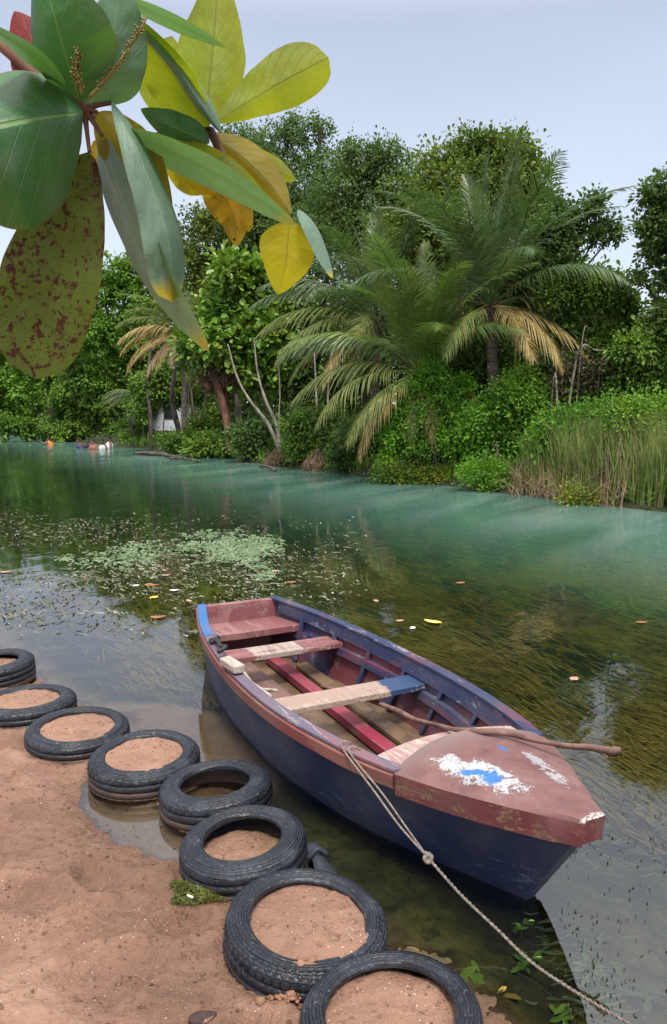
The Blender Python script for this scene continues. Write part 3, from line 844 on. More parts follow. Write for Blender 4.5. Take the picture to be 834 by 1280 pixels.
def deck_material():
    m, nt = new_mat('bow_deck_paint'); g = N(nt)
    o = objco(g); sp = g.n('ShaderNodeSeparateXYZ', {0: o}); x, y, z = sp.outputs
    n1 = g.noise(o, 5, 6, .65); n2 = g.noise(o, 28, 6, .7); n3 = g.noise(o, 110, 4, .7)
    c = g.ramp(n1, [(.3, (.115, .052, .052)), (.5, (.185, .092, .088)), (.7, (.24, .15, .14))])
    c = g.mix(g.math('MULTIPLY', g.sstep(n2, .55, .72), .5), c, (.16, .06, .065))
    grey = g.sstep(g.math('ADD', x, g.math('MULTIPLY', g.math('SUBTRACT', n1, .5), .4)), 3.0, 2.86)
    c = g.mix(g.math('MULTIPLY', grey, .5), c, (.20, .17, .165))
    def patch(cx, cy, a, b, ang):
        v = g.mapv(g.mapv(o, (1, 1, 0), loc=(-cx, -cy, 0)), (1, 1, 1), (0, 0, ang))
        s2 = g.n('ShaderNodeSeparateXYZ', {0: v})
        d = g.math('ADD', g.math('POWER', g.math('DIVIDE', s2.outputs[0], a), 2.), g.math('POWER', g.math('DIVIDE', s2.outputs[1], b), 2.))
        return g.math('ADD', d, g.math('ADD', g.math('MULTIPLY', g.math('SUBTRACT', n2, .5), 4.2), g.math('MULTIPLY', g.math('SUBTRACT', n3, .5), 2.2)))
    p1 = g.math('LESS_THAN', patch(3.19, -.150, .20, .078, R(-16)), 1.)
    p2 = g.math('LESS_THAN', patch(3.27, .105, .16, .034, R(10)), .85)
    chip = g.math('GREATER_THAN', g.math('ADD', n2, g.math('MULTIPLY', n3, .25)), .52)
    white = g.math('MAXIMUM', p1, g.math('MULTIPLY', p2, .8))
    n5 = g.noise(o, 17, 5, .65)
    white = g.math('MULTIPLY', white, g.math('SUBTRACT', 1., g.math('MAXIMUM', g.math('MULTIPLY', g.sstep(n3, .58, .62), .8), g.sstep(n5, .545, .56))))
    c = g.mix(white, c, g.ramp(n1, [(.35, (.30, .30, .32)), (.65, (.48, .48, .49))]))
    b1 = g.math('LESS_THAN', g.math('ADD', patch(3.165, -.175, .024, .066, R(35)), 0.), .7)
    b2 = g.math('LESS_THAN', g.math('ADD', patch(3.235, -.135, .058, .046, R(25)), 0.), .75)
    b3 = g.math('LESS_THAN', patch(3.07, .06, .05, .02, R(0)), .4)
    bl = g.math('MAXIMUM', g.math('MAXIMUM', b1, b2), b3)
    c = g.mix(g.math('MULTIPLY', bl, .95), c, (.03, .15, .42))
    crack = g.n('ShaderNodeTexVoronoi', {'Vector': g.mapv(o, (1, 1, 1)), 'Scale': 9.}, feature='DISTANCE_TO_EDGE').outputs['Distance']
    cr = g.math('MULTIPLY', g.math('LESS_THAN', crack, .004), g.sstep(n1, .5, .56))
    c = g.mix(cr, c, (.05, .03, .03))
    nose = g.sstep(g.math('ADD', x, g.math('MULTIPLY', g.math('SUBTRACT', n2, .5), .05)), 3.625, 3.64)
    c = g.mix(g.math('MULTIPLY', nose, g.sstep(n3, .45, .55)), c, (.62, .58, .54))
    hh = g.math('ADD', g.math('MULTIPLY', white, -.5), g.math('ADD', g.math('MULTIPLY', n2, .5), g.math('MULTIPLY', n3, .25)))
    p = g.n('ShaderNodeBsdfPrincipled', {'Base Color': c, 'Roughness': .62, 'Specular IOR Level': .35, 'Normal': g.bump(hh, .6, .004)})
    g.out(p); return m


M['deck'] = deck_material()
M['fascia'] = paint_mat('fascia_paint', (.13, .026, .03), (.19, .055, .05), (.22, .12, .075), .54, .52, (.8, 2.5, 2.5), 4.5)
dk = mb.build('bow_deck', [M['deck'], M['fascia']], boat, True)
es = dk.modifiers.new('edges', 'EDGE_SPLIT'); es.split_angle = R(38)
# raw plank under the deck's after edge (left half shows)
mb = MB(); V = []
for j in range(13):
    s = -1 + 2 * j / 12
    t = TD - .035
    y = (hb(t) - .045) * s; ua = gu(TD) - .29 + .06 * abs(s) ** 2 + .02; ub = gu(TD) + .02
    za = sz(t) - .006 + .012 * (1 - s * s); zb = deck_z(TD, s) - .032
    V += [(ua, y, za), (ub, y, zb), (ub, y, zb - .025), (ua, y, za - .025)]
Fs = [(j * 4 + k, j * 4 + 4 + k, j * 4 + 4 + (k + 1) % 4, j * 4 + (k + 1) % 4) for j in range(12) for k in range(4)] + [(0, 1, 2, 3), (51, 50, 49, 48)]
mb.add(V, Fs); mb.build('deck_plank', [M['plank']], dk, False, .003)

# oarlock block with strap on the left gunwale
mb = MB(); rotb = Matrix.Rotation(R(6), 3, 'Z')
mb.box((1.40, -.545, .455), (.20, .065, .045), 0, rotb, .004)
block = mb.build('oarlock_block', [M['palewood']], boat, False, .006)
mb = MB(); pth = smooth_path([(.86, -.47, .45), (.95, -.485, .475), (1.06, -.50, .47), (1.16, -.50, .49), (1.18, -.555, .47)], 20); mb.tube(pth, .014, 8)
mb.tube(smooth_path([(.84, -.44, .452), (.885, -.46, .475), (.91, -.505, .452), (.86, -.50, .452), (.84, -.44, .452)], 18), .012, 8)
mb.build('lashing', [M['strap']], block)

# things lying in or tied to the boat
def along(pts): return [BW(*p) for p in pts]
mb = MB(); pth = smooth_path(along([(1.16, -.42, .36), (1.4, -.40, .30), (1.62, -.36, .345)]) , 12); mb.tube(pth, [.012, .011, .009], 8)
mb.tube(smooth_path(along([(1.0, -.40, .335), (1.3, -.43, .33), (1.66, -.41, .33)]), 12), [.010, .012, .010], 8)
tag(mb.build('oar_shaft', [M['palewood']]), 'thin pale broken oar shaft lying against the boat\'s left side', 'oar')

sp = [at(402, 858, .10), at(440, 868, .15), at(485, 884, .255), at(520, 899, .37), at(560, 910, .46), at(600, 914, .515), at(640, 918, .52), at(690, 930, .53), at(740, 934, .55), at(764, 939, .56)]
mb = MB(); pth = smooth_path(sp, 60)
pth[:, 2] += np.array([.006 * noise.noise(Vector((i * .23, 3, 1))) for i in range(60)])
mb.tube(pth, [.011, .013, .014, .013, .012, .012, .012, .011, .013, .016], 9, wob=.25)
kn = pth[-1]
mb.tube([kn + (-.01, .0, -.005), kn + (.012, -.006, .004), kn + (.034, -.012, .012)], [.013, .020, .010], 9, wob=.5)
mb.tube([pth[-4], pth[-4] + (.03, .0, -.03)], [.010, .004], 7)
tag(mb.build('wooden_pole', [M['stick']]), 'crooked brown stick laid across the bow and out over the water', 'stick')

# mooring rope: two strands from the gunwale to a knot, then on to the shore
gA = BW(2.67, -.455, .455)
kn = at(535, 1072, .24)
mb = MB()
def strand(pts, r, n, tw=0., ph=0., amp=.0029):
    p = smooth_path(pts, n)
    if tw:
        for i in range(n):
            a = tw * i / n * 6.28 + ph; p[i] += np.array((math.cos(a), .3 * math.sin(a), math.sin(a))) * amp
    return p
in1 = BW(2.62, -.40, .40); in2 = BW(2.72, -.39, .40)
mb.tube(strand([in1, BW(2.63, -.43, .452), BW(2.635, -.475, .445), at(470, 992, .385), at(500, 1033, .315), kn], .006, 40), .0043, 7)
mb.tube(strand([in2, BW(2.70, -.425, .452), BW(2.70, -.470, .445), at(478, 992, .38), at(505, 1030, .31), kn], .006, 40), .0043, 7)
mb.tube(smooth_path([kn + (-.014, .008, .014), kn + (.013, 0, .004), kn + (0, -.012, -.012), kn + (-.012, .0, .0), kn + (.012, .004, .012)], 20), .009, 7)
low = [kn, at(575, 1117, .15), at(620, 1160, .075), at(665, 1203, .03), at(720, 1240, .045), at(785, 1279, .09), at(870, 1330, .12), at(960, 1400, .06)]
mb.tube(strand(low, .006, 160, 34, 0), .0037, 7)
mb.tube(strand(low, .006, 160, 34, 3.14), .0037, 7)
tag(mb.build('mooring_rope', [M['rope']]), 'knotted two-strand rope from the boat\'s left gunwale down to the bottom right', 'rope')

# ================================================================== SMALL THINGS ON THE SHORE
def gz(x, y):
    i = np.searchsorted(gx, x) - 1; j = np.searchsorted(gy, y) - 1
    return float(Z[j, i])


def lumpy(name, c, rad, mat, n=3, amp=.35, freq=6.):
    import bmesh
    bm = bmesh.new(); bmesh.ops.create_icosphere(bm, subdivisions=n, radius=1)
    for v in bm.verts:
        d = v.co.normalized(); k_ = 1 + amp * noise.fractal(Vector(d) * freq * .35 + Vector(c) * 3, .8, 2, 4)
        v.co = Vector((d.x * rad[0] * k_, d.y * rad[1] * k_, d.z * rad[2] * k_))
    me = bpy.data.meshes.new(name); bm.to_mesh(me); bm.free(); me.materials.append(mat)
    for p_ in me.polygons: p_.use_smooth = True
    o = obj(name, me); o.location = c; return o


def clods(name, pts, sizes, mat):
    import bmesh
    bm = bmesh.new()
    for (p_, sz_) in zip(pts, sizes):
        r_ = bmesh.ops.create_icosphere(bm, subdivisions=2 if sz_ > .012 else 1, radius=1)
        sc_ = Vector((sz_ * random.uniform(.8, 1.3), sz_ * random.uniform(.8, 1.3), sz_ * random.uniform(.35, .7)))
        for v in r_['verts']:
            k_ = 1 + .75 * noise.noise(v.co * 1.5 + Vector(p_) * 40)
            v.co = Vector((v.co.x * sc_.x * k_ + p_[0], v.co.y * sc_.y * k_ + p_[1], v.co.z * sc_.z * k_ + p_[2]))
    me = bpy.data.meshes.new(name); bm.to_mesh(me); bm.free(); me.materials.append(mat)
    for q_ in me.polygons: q_.use_smooth = True
    return obj(name, me)


g0 = at(362, 1226, .1); pts = []; szs = []
for _ in range(95):
    r_ = abs(rng.normal()) * .045; a_ = rng.uniform(0, 6.28); x, y = g0[0] + r_ * 1.25 * math.cos(a_), g0[1] + r_ * .8 * math.sin(a_)
    pts.append((x, y, gz(x, y) + max(0, .032 - r_ * .45) * rng.uniform(.2, 1))); szs.append(rng.uniform(.004, .022))
tag(clods('sand_heap', pts, szs, M['clod']), 'crumbly heap of sand between the two nearest tyres', 'sand heap', kind='stuff')
pts = []; szs = []
while len(pts) < 650:
    px_, py_ = rng.uniform(-30, 400), rng.uniform(905, 1300); w_ = at(px_, py_, .06)
    if shore_q(w_[0], w_[1]) > -.06 or noise.noise(Vector((w_[0] * 4, w_[1] * 4, 7))) < rng.uniform(-.15, .5): continue
    if any(math.hypot(w_[0] - t_[0], w_[1] - t_[1]) < t_[3] for t_ in TY): continue
    pts.append((w_[0], w_[1], gz(w_[0], w_[1]) + .001)); szs.append(.002 + .0075 * rng.uniform() ** 4)
for t_ in TY:
    if t_[6] > .06:
        for _ in range(9):
            x, y = t_[0] + rng.normal() * t_[4] * .45, t_[1] + rng.normal() * t_[4] * .45
            if math.hypot(x - t_[0], y - t_[1]) < t_[4] * .9: pts.append((x, y, gz(x, y) + .001)); szs.append(.002 + .006 * rng.uniform() ** 3)
tag(clods('sand_crumbs', pts, szs, M['crumb']), 'dark crumbs of wet sand scattered over the beach', 'sand crumbs', kind='stuff')
# stranded algae clump
g0 = at(248, 1115, .05); n = 1500
a_ = rng.uniform(0, 6.28, n); rr = np.sqrt(rng.uniform(0, 1, n)) * (1 + .35 * np.sin(a_ * 3 + 1))
cen = np.stack([g0[0] + rr * np.cos(a_) * .115, g0[1] + rr * np.sin(a_) * .085, np.zeros(n)], 1)
cen[:, 2] = [gz(x, y) for x, y in cen[:, :2]]; cen[:, 2] += .035 * (1 - rr ** 2 * .6) * rng.uniform(.1, 1, n)
V, Q = leaf_cloud(cen, rng.normal(size=(n, 3)) * .6 + (0, 0, 1), rng.normal(size=(n, 3)) * (1, 1, .3), rng.uniform(.02, .05, n), rng.uniform(.003, .008, n))
tag(obj('algae_clump', quad_mesh('algae_clump', V, Q, [M['algae']])), 'clump of wet green algae stranded on the sand below the fat tyre', 'algae')
# cigarette end
mb = MB(); g0 = at(238, 1126, .06); z_ = gz(g0[0], g0[1]) + .02
mb.tube([(g0[0] - .012, g0[1] + .008, z_), (g0[0] + .012, g0[1] - .006, z_)], .005, 10); tag(mb.build('cigarette_end', [M['paper']], None, True), 'white cigarette end on the algae clump', 'cigarette end')
# dark dead leaf


def small_leaf(name, loc, L, W, rz, mat, curl=.2, flop=0.):
    n, m = 9, 5; V = []; jag = random.random() * 9
    for i in range(n):
        t = i / (n - 1); w = W * .5 * (math.sin(math.pi * min(1, t ** .8 * .97 + .02)) ** .7) * (1 + .18 * noise.noise(Vector((t * 5, jag, 0))))
        for j in range(m):
            s = j / (m - 1) * 2 - 1
            V.append(((t - .5) * L, w * s, curl * W * (abs(s) ** 1.6) * .5 + curl * L * .3 * (t - .5) ** 2 + .004 * noise.noise(Vector((t * 4, s * 2, jag))) * L * 8))
    Fs = [(i * m + j, (i + 1) * m + j, (i + 1) * m + j + 1, i * m + j + 1) for i in range(n - 1) for j in range(m - 1)]
    o = obj(name, mesh_from(name, V, Fs, [mat])); o.location = tuple(map(float, loc)); o.rotation_euler = (flop, 0, rz)
    sd = o.modifiers.new('thick', 'SOLIDIFY'); sd.thickness = .0012
    return o


g0 = at(253, 1259, .1)
tag(small_leaf('dead_leaf', (g0[0], g0[1], gz(g0[0], g0[1]) + .006), .085, .055, .3, M['dead_leaf'], .5), 'shrivelled dark brown leaf on the sand at the bottom of the photo', 'leaf')
# old rubber sandal in the water between tyre and boat
mb = MB(); g0 = at(399, 1074, .03); V = []
L_, n_ = .24, 14; d = np.array((.35, -.94)); nrm_ = np.array((.94, .35))
for zz in (.0, -.022):
    for i in range(n_):
        t = i / (n_ - 1); w = .036 + .012 * math.sin(t * 5.5 + 2.5); w *= min(1, math.sqrt(max(0, 1 - (2 * t - 1) ** 8)) + .02)
        for s in (-1, 0, 1):
            c = np.array(g0[:2]) + d * (t - .5) * L_ + nrm_ * w * s; V.append((c[0], c[1], .028 + zz + .03 * (.5 - t)))
k = n_ * 3; Fs = []
for i in range(n_ - 1):
    a = i * 3
    Fs += [(a, a + 1, a + 4, a + 3), (a + 1, a + 2, a + 5, a + 4), (k + a, k + a + 3, k + a + 4, k + a + 1), (k + a + 1, k + a + 4, k + a + 5, k + a + 2), (a, a + 3, k + a + 3, k + a), (a + 2, k + a + 2, k + a + 5, a + 5)]
Fs += [(0, k, k + 1, k + 2, 2, 1), (k - 3, k - 2, k - 1, 2 * k - 1, 2 * k - 2, 2 * k - 3)]
mb.add(V, Fs)
c = np.array(g0); tow = d * -.02
mb.tube(smooth_path([c + (nrm_[0] * -.045 + tow[0], nrm_[1] * -.045 + tow[1], .0), c + (tow[0], tow[1], .035), c + (nrm_[0] * .045 + tow[0], nrm_[1] * .045 + tow[1], .0)], 10), .011, 8)
tag(mb.build('rubber_sandal', [M['dark_rubber']], None, True), 'dark rubber sandal afloat between the largest tyre and the boat', 'sandal')

# shells, grit and twigs on the beach (uncountable)
n = 2600
px_ = rng.uniform(-40, 420, n); py_ = rng.uniform(900, 1300, n)
pts = np.array([at(a, b, .06) for a, b in zip(px_, py_)])
keep = shore_q(pts[:, 0], pts[:, 1]) < -.03
pts = pts[keep]
for (tx, ty, tz, Ro, rb, hw, fill, tilt) in TY:
    r = np.hypot(pts[:, 0] - tx, pts[:, 1] - ty); pts = pts[r > Ro + .02]
cl = np.array([noise.noise(Vector((x * 2.5, y * 2.5, 0))) for x, y in pts[:, :2]])
pts = pts[rng.uniform(-.5, .5, len(pts)) < cl + .1]
ring = []
for (tx, ty, tz, Ro, rb, hw, fill, tilt) in TY:
    if fill > 0.06:
        a_ = rng.uniform(-.9, 1.9, 70); r_ = rb * rng.uniform(.72, 1.0, 70); ring += [(tx + r * math.cos(a), ty + r * math.sin(a), 0) for r, a in zip(r_, a_)]
        ring += [(tx + rng.normal() * rb * .45, ty + rng.normal() * rb * .45, 0) for _ in range(25)]
pts = np.vstack([pts, np.array(ring)])
pts[:, 2] = [gz(x, y) + .0015 for x, y in pts[:, :2]]
s_ = .0012 + .0042 * rng.uniform(0, 1, len(pts)) ** 3
V, Q = leaf_cloud(pts, rng.normal(size=(len(pts), 3)) * .5 + (0, 0, 1), rng.normal(size=(len(pts), 3)) * (1, 1, .2), s_ * 2, s_ * 1.5, .5)
tag(obj('shell_grit', quad_mesh('shell_grit', V, Q, [M['shell']])), 'shell grit and crumbs strewn over the wet sand', 'shell grit', kind='stuff')

# ================================================================== IN THE WATER
# streaming river weed just under the surface
def ribbons(name, pts, L, W, ang, mat, wav=.06, seg=6, label='', cat='weed', mats=None, mi=None):
    n = len(pts); L = np.broadcast_to(L, (n,)); W = np.broadcast_to(W, (n,))
    t = np.linspace(0, 1, seg + 1)
    ph = rng.uniform(0, 6.28, n)
    d = np.stack([np.cos(ang), np.sin(ang)], 1); s = np.stack([-d[:, 1], d[:, 0]], 1)
    V = np.zeros((n, seg + 1, 2, 3))
    for i, tt in enumerate(t):
        wv_ = np.sin(ph + tt * 5.5) * wav * L * .5
        c = pts[:, :2] + d * (tt - .5)[None] * L[:, None] if False else pts[:, :2] + d * ((tt - .5) * L)[:, None] + s * wv_[:, None]
        w = W * .5 * math.sin(math.pi * min(.98, .06 + tt * .92)) ** .5
        zz = pts[:, 2] + np.sin(ph * 1.7 + tt * 4) * .006
        for k_, sg in ((0, -1), (1, 1)):
            V[:, i, k_, :2] = c + s * (w * sg)[:, None]; V[:, i, k_, 2] = zz + sg * .0015
    k = (np.arange(n) * (seg + 1) * 2)[:, None]
    Q = np.concatenate([k + np.array([[2 * i, 2 * i + 1, 2 * i + 3, 2 * i + 2]]) for i in range(seg)], 1).reshape(-1, 4)
    o = obj(name, quad_mesh(name, V.reshape(-1, 3), Q, [mat], True))
    return tag(o, label, cat, kind='stuff')


def sample_px(n, poly_fn, z):
    out = []
    while len(out) < n:
        px, py = rng.uniform(-60, 900), rng.uniform(620, 1330)
        if rng.uniform() < poly_fn(px, py):
            out.append(at(px, py, 0))
    a = np.array(out); a[:, 2] = z if np.ndim(z) == 0 else z
    return a


FLOW = math.atan2(-.89, .45)
def lin(x, a, b): return max(0., min(1., (x - a) / (b - a)))
def bedfn(px, py):
    # dense between the boat and the deep channel
    f = lin(py, 660, 735) * (1 - lin(py, 905 + (px - 600) * .25, 985 + (px - 600) * .25))
    f *= lin(px, 60, 300)
    w = at(px, py, 0); f *= .12 + .88 * lin(noise.noise(Vector((w[0] * .9, w[1] * .6, 0))) + .6 * noise.noise(Vector((w[0] * 2.6, w[1] * 1.5, 3))), -.22, .12)
    if px > 640: f *= 1 - .75 * lin(px, 640, 760) * lin(py, 760, 830)
    return f
n = 21000
pts = sample_px(n, bedfn, 0); pts[:, 2] = -.010 - .11 * rng.uniform(0, 1, n)
ribbons('eelgrass', pts, rng.uniform(.16, .46, n), rng.uniform(.006, .014, n), FLOW + rng.normal(size=n) * .22 + .15 * np.sin(pts[:, 0] * 3), M['eelgrass'], label='brown-green river weed streaming under the surface beyond the boat', cat='river weed')
# isolated dark clump at the right edge
pts = sample_px(900, lambda px, py: 1. if ((px - 815) / 65) ** 2 + ((py - 920) / 45) ** 2 < 1 + .4 * noise.noise(Vector((px * .03, py * .03, 0))) else 0., 0); pts[:, 2] = -rng.uniform(.006, .09, len(pts))
ribbons('eelgrass', pts, rng.uniform(.1, .3, 900), rng.uniform(.008, .016, 900), FLOW + rng.normal(size=900) * .5, M['eelgrass'], label='dark patch of river weed off the boat\'s bow', cat='river weed')
# weed raft on the surface left of the boat's stern
def raftfn(px, py):
    w = at(px, py, 0)
    f = lin(py, 628, 665) * (1 - lin(py, 735, 800)) * (1 - lin(px, 330, 460)) 
    nz = noise.noise(Vector((w[0] * .55, w[1] * .35, 4))) + .5 * noise.noise(Vector((w[0] * 1.9, w[1] * 1.2, 9)))
    return f * lin(nz, -.30, .35)
n = 13000
pts = sample_px(n, raftfn, 0); pts[:, 2] = rng.choice([.003, -.02, -.05], n) + rng.uniform(-.002, .002, n)
ribbons('weed_raft', pts, rng.uniform(.03, .13, n), rng.uniform(.007, .022, n), FLOW + rng.normal(size=n) * .8, M['debris'], label='raft of broken river weed floating beyond the boat\'s stern', cat='river weed')
def scumfn(px, py):
    w = at(px, py, 0); nz = noise.noise(Vector((w[0] * 1.3, w[1] * .8, 14)))
    f = max(1 - abs((py - 682) / 26), 0) * max(1 - abs((px - 290) / 85), 0) + .9 * max(1 - abs((py - 714) / 16), 0) * max(1 - abs((px - 325) / 48), 0) + .4 * max(1 - abs((py - 700) / 40), 0) * max(1 - abs((px - 160) / 150), 0)
    nz2 = noise.noise(Vector((w[0] * 6, w[1] * 4, 5)))
    return lin(f * (1 + 1.3 * nz + .9 * nz2), .2, .8)
n = 4200
pts = sample_px(n, scumfn, .004); pts[:, 2] += rng.uniform(0, .003, n)
ribbons('floating_scum', pts, rng.uniform(.02, .09, n), rng.uniform(.015, .05, n), FLOW + rng.normal(size=n) * .8, M['scum'], label='pale green scum patches floating beyond the boat\'s stern', cat='scum')
# weed at the lower right, thin and pale
def lrfn(px, py):
    if px < 560 or py < 960: return 0.
    w = at(px, py, 0); nz = noise.noise(Vector((w[0] * 3, w[1] * 3, 21)))
    return lin(py - (px - 640) * -.3, 1010, 1075) * lin(px, 640, 740) * lin(nz, -.05, .35) * .8 + .04 * lin(px, 740, 800)
n = 460
pts = sample_px(n, lrfn, 0); pts[:, 2] = rng.choice([-.008, -.02, -.04, -.06], n) + rng.uniform(-.0015, .0015, n)
ribbons('loose_weed', pts, rng.uniform(.03, .09, n), rng.uniform(.003, .008, n), FLOW + 1.2 + rng.normal(size=n) * .3, M['waterleaf_pale'], .02, label='thin pale weed scraps drifting off the boat\'s bow', cat='river weed')
n = 380
pts = sample_px(n, lambda px, py: (.25 + lrfn(px, py)) * (1 if px > 700 and py > 960 else 0), 0); pts[:, 2] = rng.uniform(.001, .003, n)
ribbons('weed_specks', pts, rng.uniform(.005, .022, n) , rng.uniform(.002, .007, n), rng.uniform(0, 6, n), M['weed_dark'], label='dark weed specks drifting off the boat\'s bow', cat='river weed')
# leafy water plants at the bottom right
def water_plant(px, py, n, L, mat, lab, z=-.02):
    n = int(n * 1.7)
    c = at(px, py, 0); V0 = np.zeros((n, 3)); ang = rng.uniform(0, 6.28, n)
    ax = np.stack([np.cos(ang), np.sin(ang), rng.uniform(-.25, .25, n)], 1)
    cen = np.array([c[0], c[1], z]) + ax * (L * .55) * rng.uniform(.7, 1.3, n)[:, None] + rng.normal(size=(n, 3)) * (.012, .012, .008)
    cen[:, 2] = np.minimum(cen[:, 2], .004)
    LL = L * rng.uniform(.6, 1.2, n)
    V, Q = leaf_cloud(cen, np.tile((0, 0, 1.), (n, 1)) + rng.normal(size=(n, 3)) * .35, ax, LL, LL * .34, .15)
    root = thing('water_plant', lab, 'water plant', (c[0], c[1], -.3), 0, 'leafy water plants off the bow')
    me = quad_mesh('leaves', V - np.array((c[0], c[1], -.3)), Q, [mat], True); obj('leaves', me, root)
    mb = MB(); mb.tube([(0, 0, -.05), (.01, .01, .14), (0, 0, .3 + z)], [.004, .003, .003], 6); mb.build('stem', [M['eelgrass']], root)


WP = [(585, 1212, 9, .075, 'waterleaf', 'bright green water plant under the rope, nearest the last tyre'),
      (655, 1195, 8, .06, 'waterleaf', 'green water plant just left of the rope\'s lowest point'),
      (735, 1205, 7, .06, 'waterleaf', 'yellow-green water plant just right of the rope'),
      (812, 1240, 9, .075, 'waterleaf_pale', 'pale water plant in the bottom right corner of the photo'),
      (700, 1268, 8, .06, 'waterleaf', 'green water plant beneath the rope at the photo\'s bottom edge'),
      (775, 1222, 6, .06, 'waterleaf_pale', 'pale water plant between the rope and the right edge'),
      (560, 1245, 7, .07, 'eelgrass', 'brown water plant beside the last tyre'),
      (620, 1245, 9, .07, 'eelgrass', 'brown-green water plant under the rope\'s shadow side, mid way to the tyre'),
      (652, 1150, 6, .045, 'waterleaf', 'small green water plant below the boat\'s stem')]
for a in WP: water_plant(a[0], a[1], a[2], a[3], M[a[4]], a[5])

# fallen leaves afloat, each its own
FL = [(541, 779, .20, .10, 'leaf_yellow', 'big yellow leaf floating right of the boat', 2.6), (500, 777, .10, .06, 'leaf_tan', 'tan leaf floating just left of the big yellow leaf', .5),
      (516, 786, .09, .06, 'paper', 'whitish leaf floating below the big yellow leaf', 1.2), (576, 730, .12, .09, 'leaf_orange', 'lone orange leaf floating out in mid river', .3),
      (802, 779, .12, .06, 'leaf_orange', 'dull red leaf floating near the right edge of the photo', .1), (718, 850, .10, .07, 'leaf_tan', 'pale tan leaf floating off the boat\'s right side', .8),
      (189, 733, .18, .09, 'leaf_orange', 'orange leaf floating among the weed raft, leftmost of the orange leaves', .1), (193, 748, .13, .09, 'leaf_yellow', 'amber leaf floating just below an orange leaf in the weed raft', 1.),
      (197, 773, .17, .08, 'leaf_orange', 'rust coloured leaf floating nearest the boat\'s stern corner', .4), (218, 739, .12, .07, 'paper', 'white scrap floating beside the amber leaf', .2),
      (365, 729, .13, .08, 'leaf_orange', 'orange leaf floating right behind the boat\'s stern', .6), (345, 715, .15, .08, 'leaf_tan', 'tan leaf floating at the green scum\'s edge', 1.1),
      (236, 752, .12, .06, 'leaf_tan', 'tan leaf floating in open weed left of the stern', 2.2), (170, 733, .10, .07, 'paper', 'white scrap floating left of the orange leaves', .4),
      (208, 720, .13, .07, 'leaf_tan', 'brownish pink leaf floating above the orange leaves', .8), (7, 716, .2, .08, 'leaf_tan', 'pale leaf floating at the left edge of the photo', .3),
      (470, 752, .1, .06, 'leaf_tan', 'faded leaf floating over the weed behind the boat', 1.9)]
for (px, py, L_, W_, mt, lab, rz) in FL:
    c = at(px, py, 0)
    tag(small_leaf('fallen_leaf', (c[0], c[1], .004), L_ * .85, W_ * .8, rz, M[mt], .35), lab, 'leaf', 'leaves afloat on the river')

# ================================================================== FAR BANK
def ground_z(x, y): return float(ground_height(np.array([x]), np.array([y]))[0])


def base_at(px, back):
    """point on the far bank at photo column px, `back` metres behind the waterline"""
    Yb = bankY(px); p_ = at(px, 600, 0); k_ = p_[0] / p_[1]
    Yy = (15.86 + 1.195 * back) / (k_ + .655); x = k_ * Yy
    return np.array((x, Yy, ground_z(x, Yy)))


def tree(name, label, cat, px, back, blobs, n, leaf, mat, bark='bark', trunk_r=.16, group='trees on the far bank', limbs=True, base_px=None, lean=0, jit=.5, trunk=True, asp=.62, twig=.3, shell=(.30, 1.06), per=14, extra=None):
    b = base_at(px, back); Y0 = b[1]
    B = []
    for i, bl in enumerate(blobs):
        r = bl[2] * Y0 / F
        dy = (bl[3] if len(bl) > 3 else rng.uniform(-1, 1) * jit * r)
        w = P(bl[0], bl[1], Y0 + dy)
        B.append((w[0] - b[0], w[1] - b[1], w[2] - b[2], r))
    root = thing(name, label, cat, b, 0, group)
    V, Q = crown_leaves(B, n, leaf, asp, twig=twig, shell=shell, per=per)
    if trunk:
        mb = MB(); Ba = np.array(B)
        cen = (Ba[:, :3] * Ba[:, 3:4]).sum(0) / Ba[:, 3].sum()
        top = np.array((cen[0] * .75, cen[1] * .75, max(1., cen[2] - .1 * Ba[:, 3].mean())))
        mid = np.array((top[0] * .35 + lean, top[1] * .3, top[2] * .5))
        mb.tube(smooth_path([(0, 0, -.3), (.02, 0, .2), mid, top], 16), [trunk_r * 1.5, trunk_r, trunk_r * .8, trunk_r * .45], 9, wob=.2)
        for bb in B:
            s0 = mid + (top - mid) * rng.uniform(.1, 1)
            e = np.array(bb[:3]); m_ = (s0 + e) / 2 + rng.normal(size=3) * .12 * bb[3] + (0, 0, .1 * bb[3])
            mb.tube(smooth_path([s0, m_, e], 9), [trunk_r * .42, trunk_r * .25, trunk_r * .10], 6, wob=.2)
            for _ in range(4):
                d = rand_dirs(1)[0] * bb[3] * .85
                mb.tube(smooth_path([m_ * .4 + e * .6, e + d * .5 + (0, 0, .05), e + d], 6), [trunk_r * .13, trunk_r * .08, trunk_r * .04], 5)
        mb.build('trunk', [M[bark]], root)
    obj('crown', quad_mesh('crown', V, Q, [M[mat]]), root)
    return root


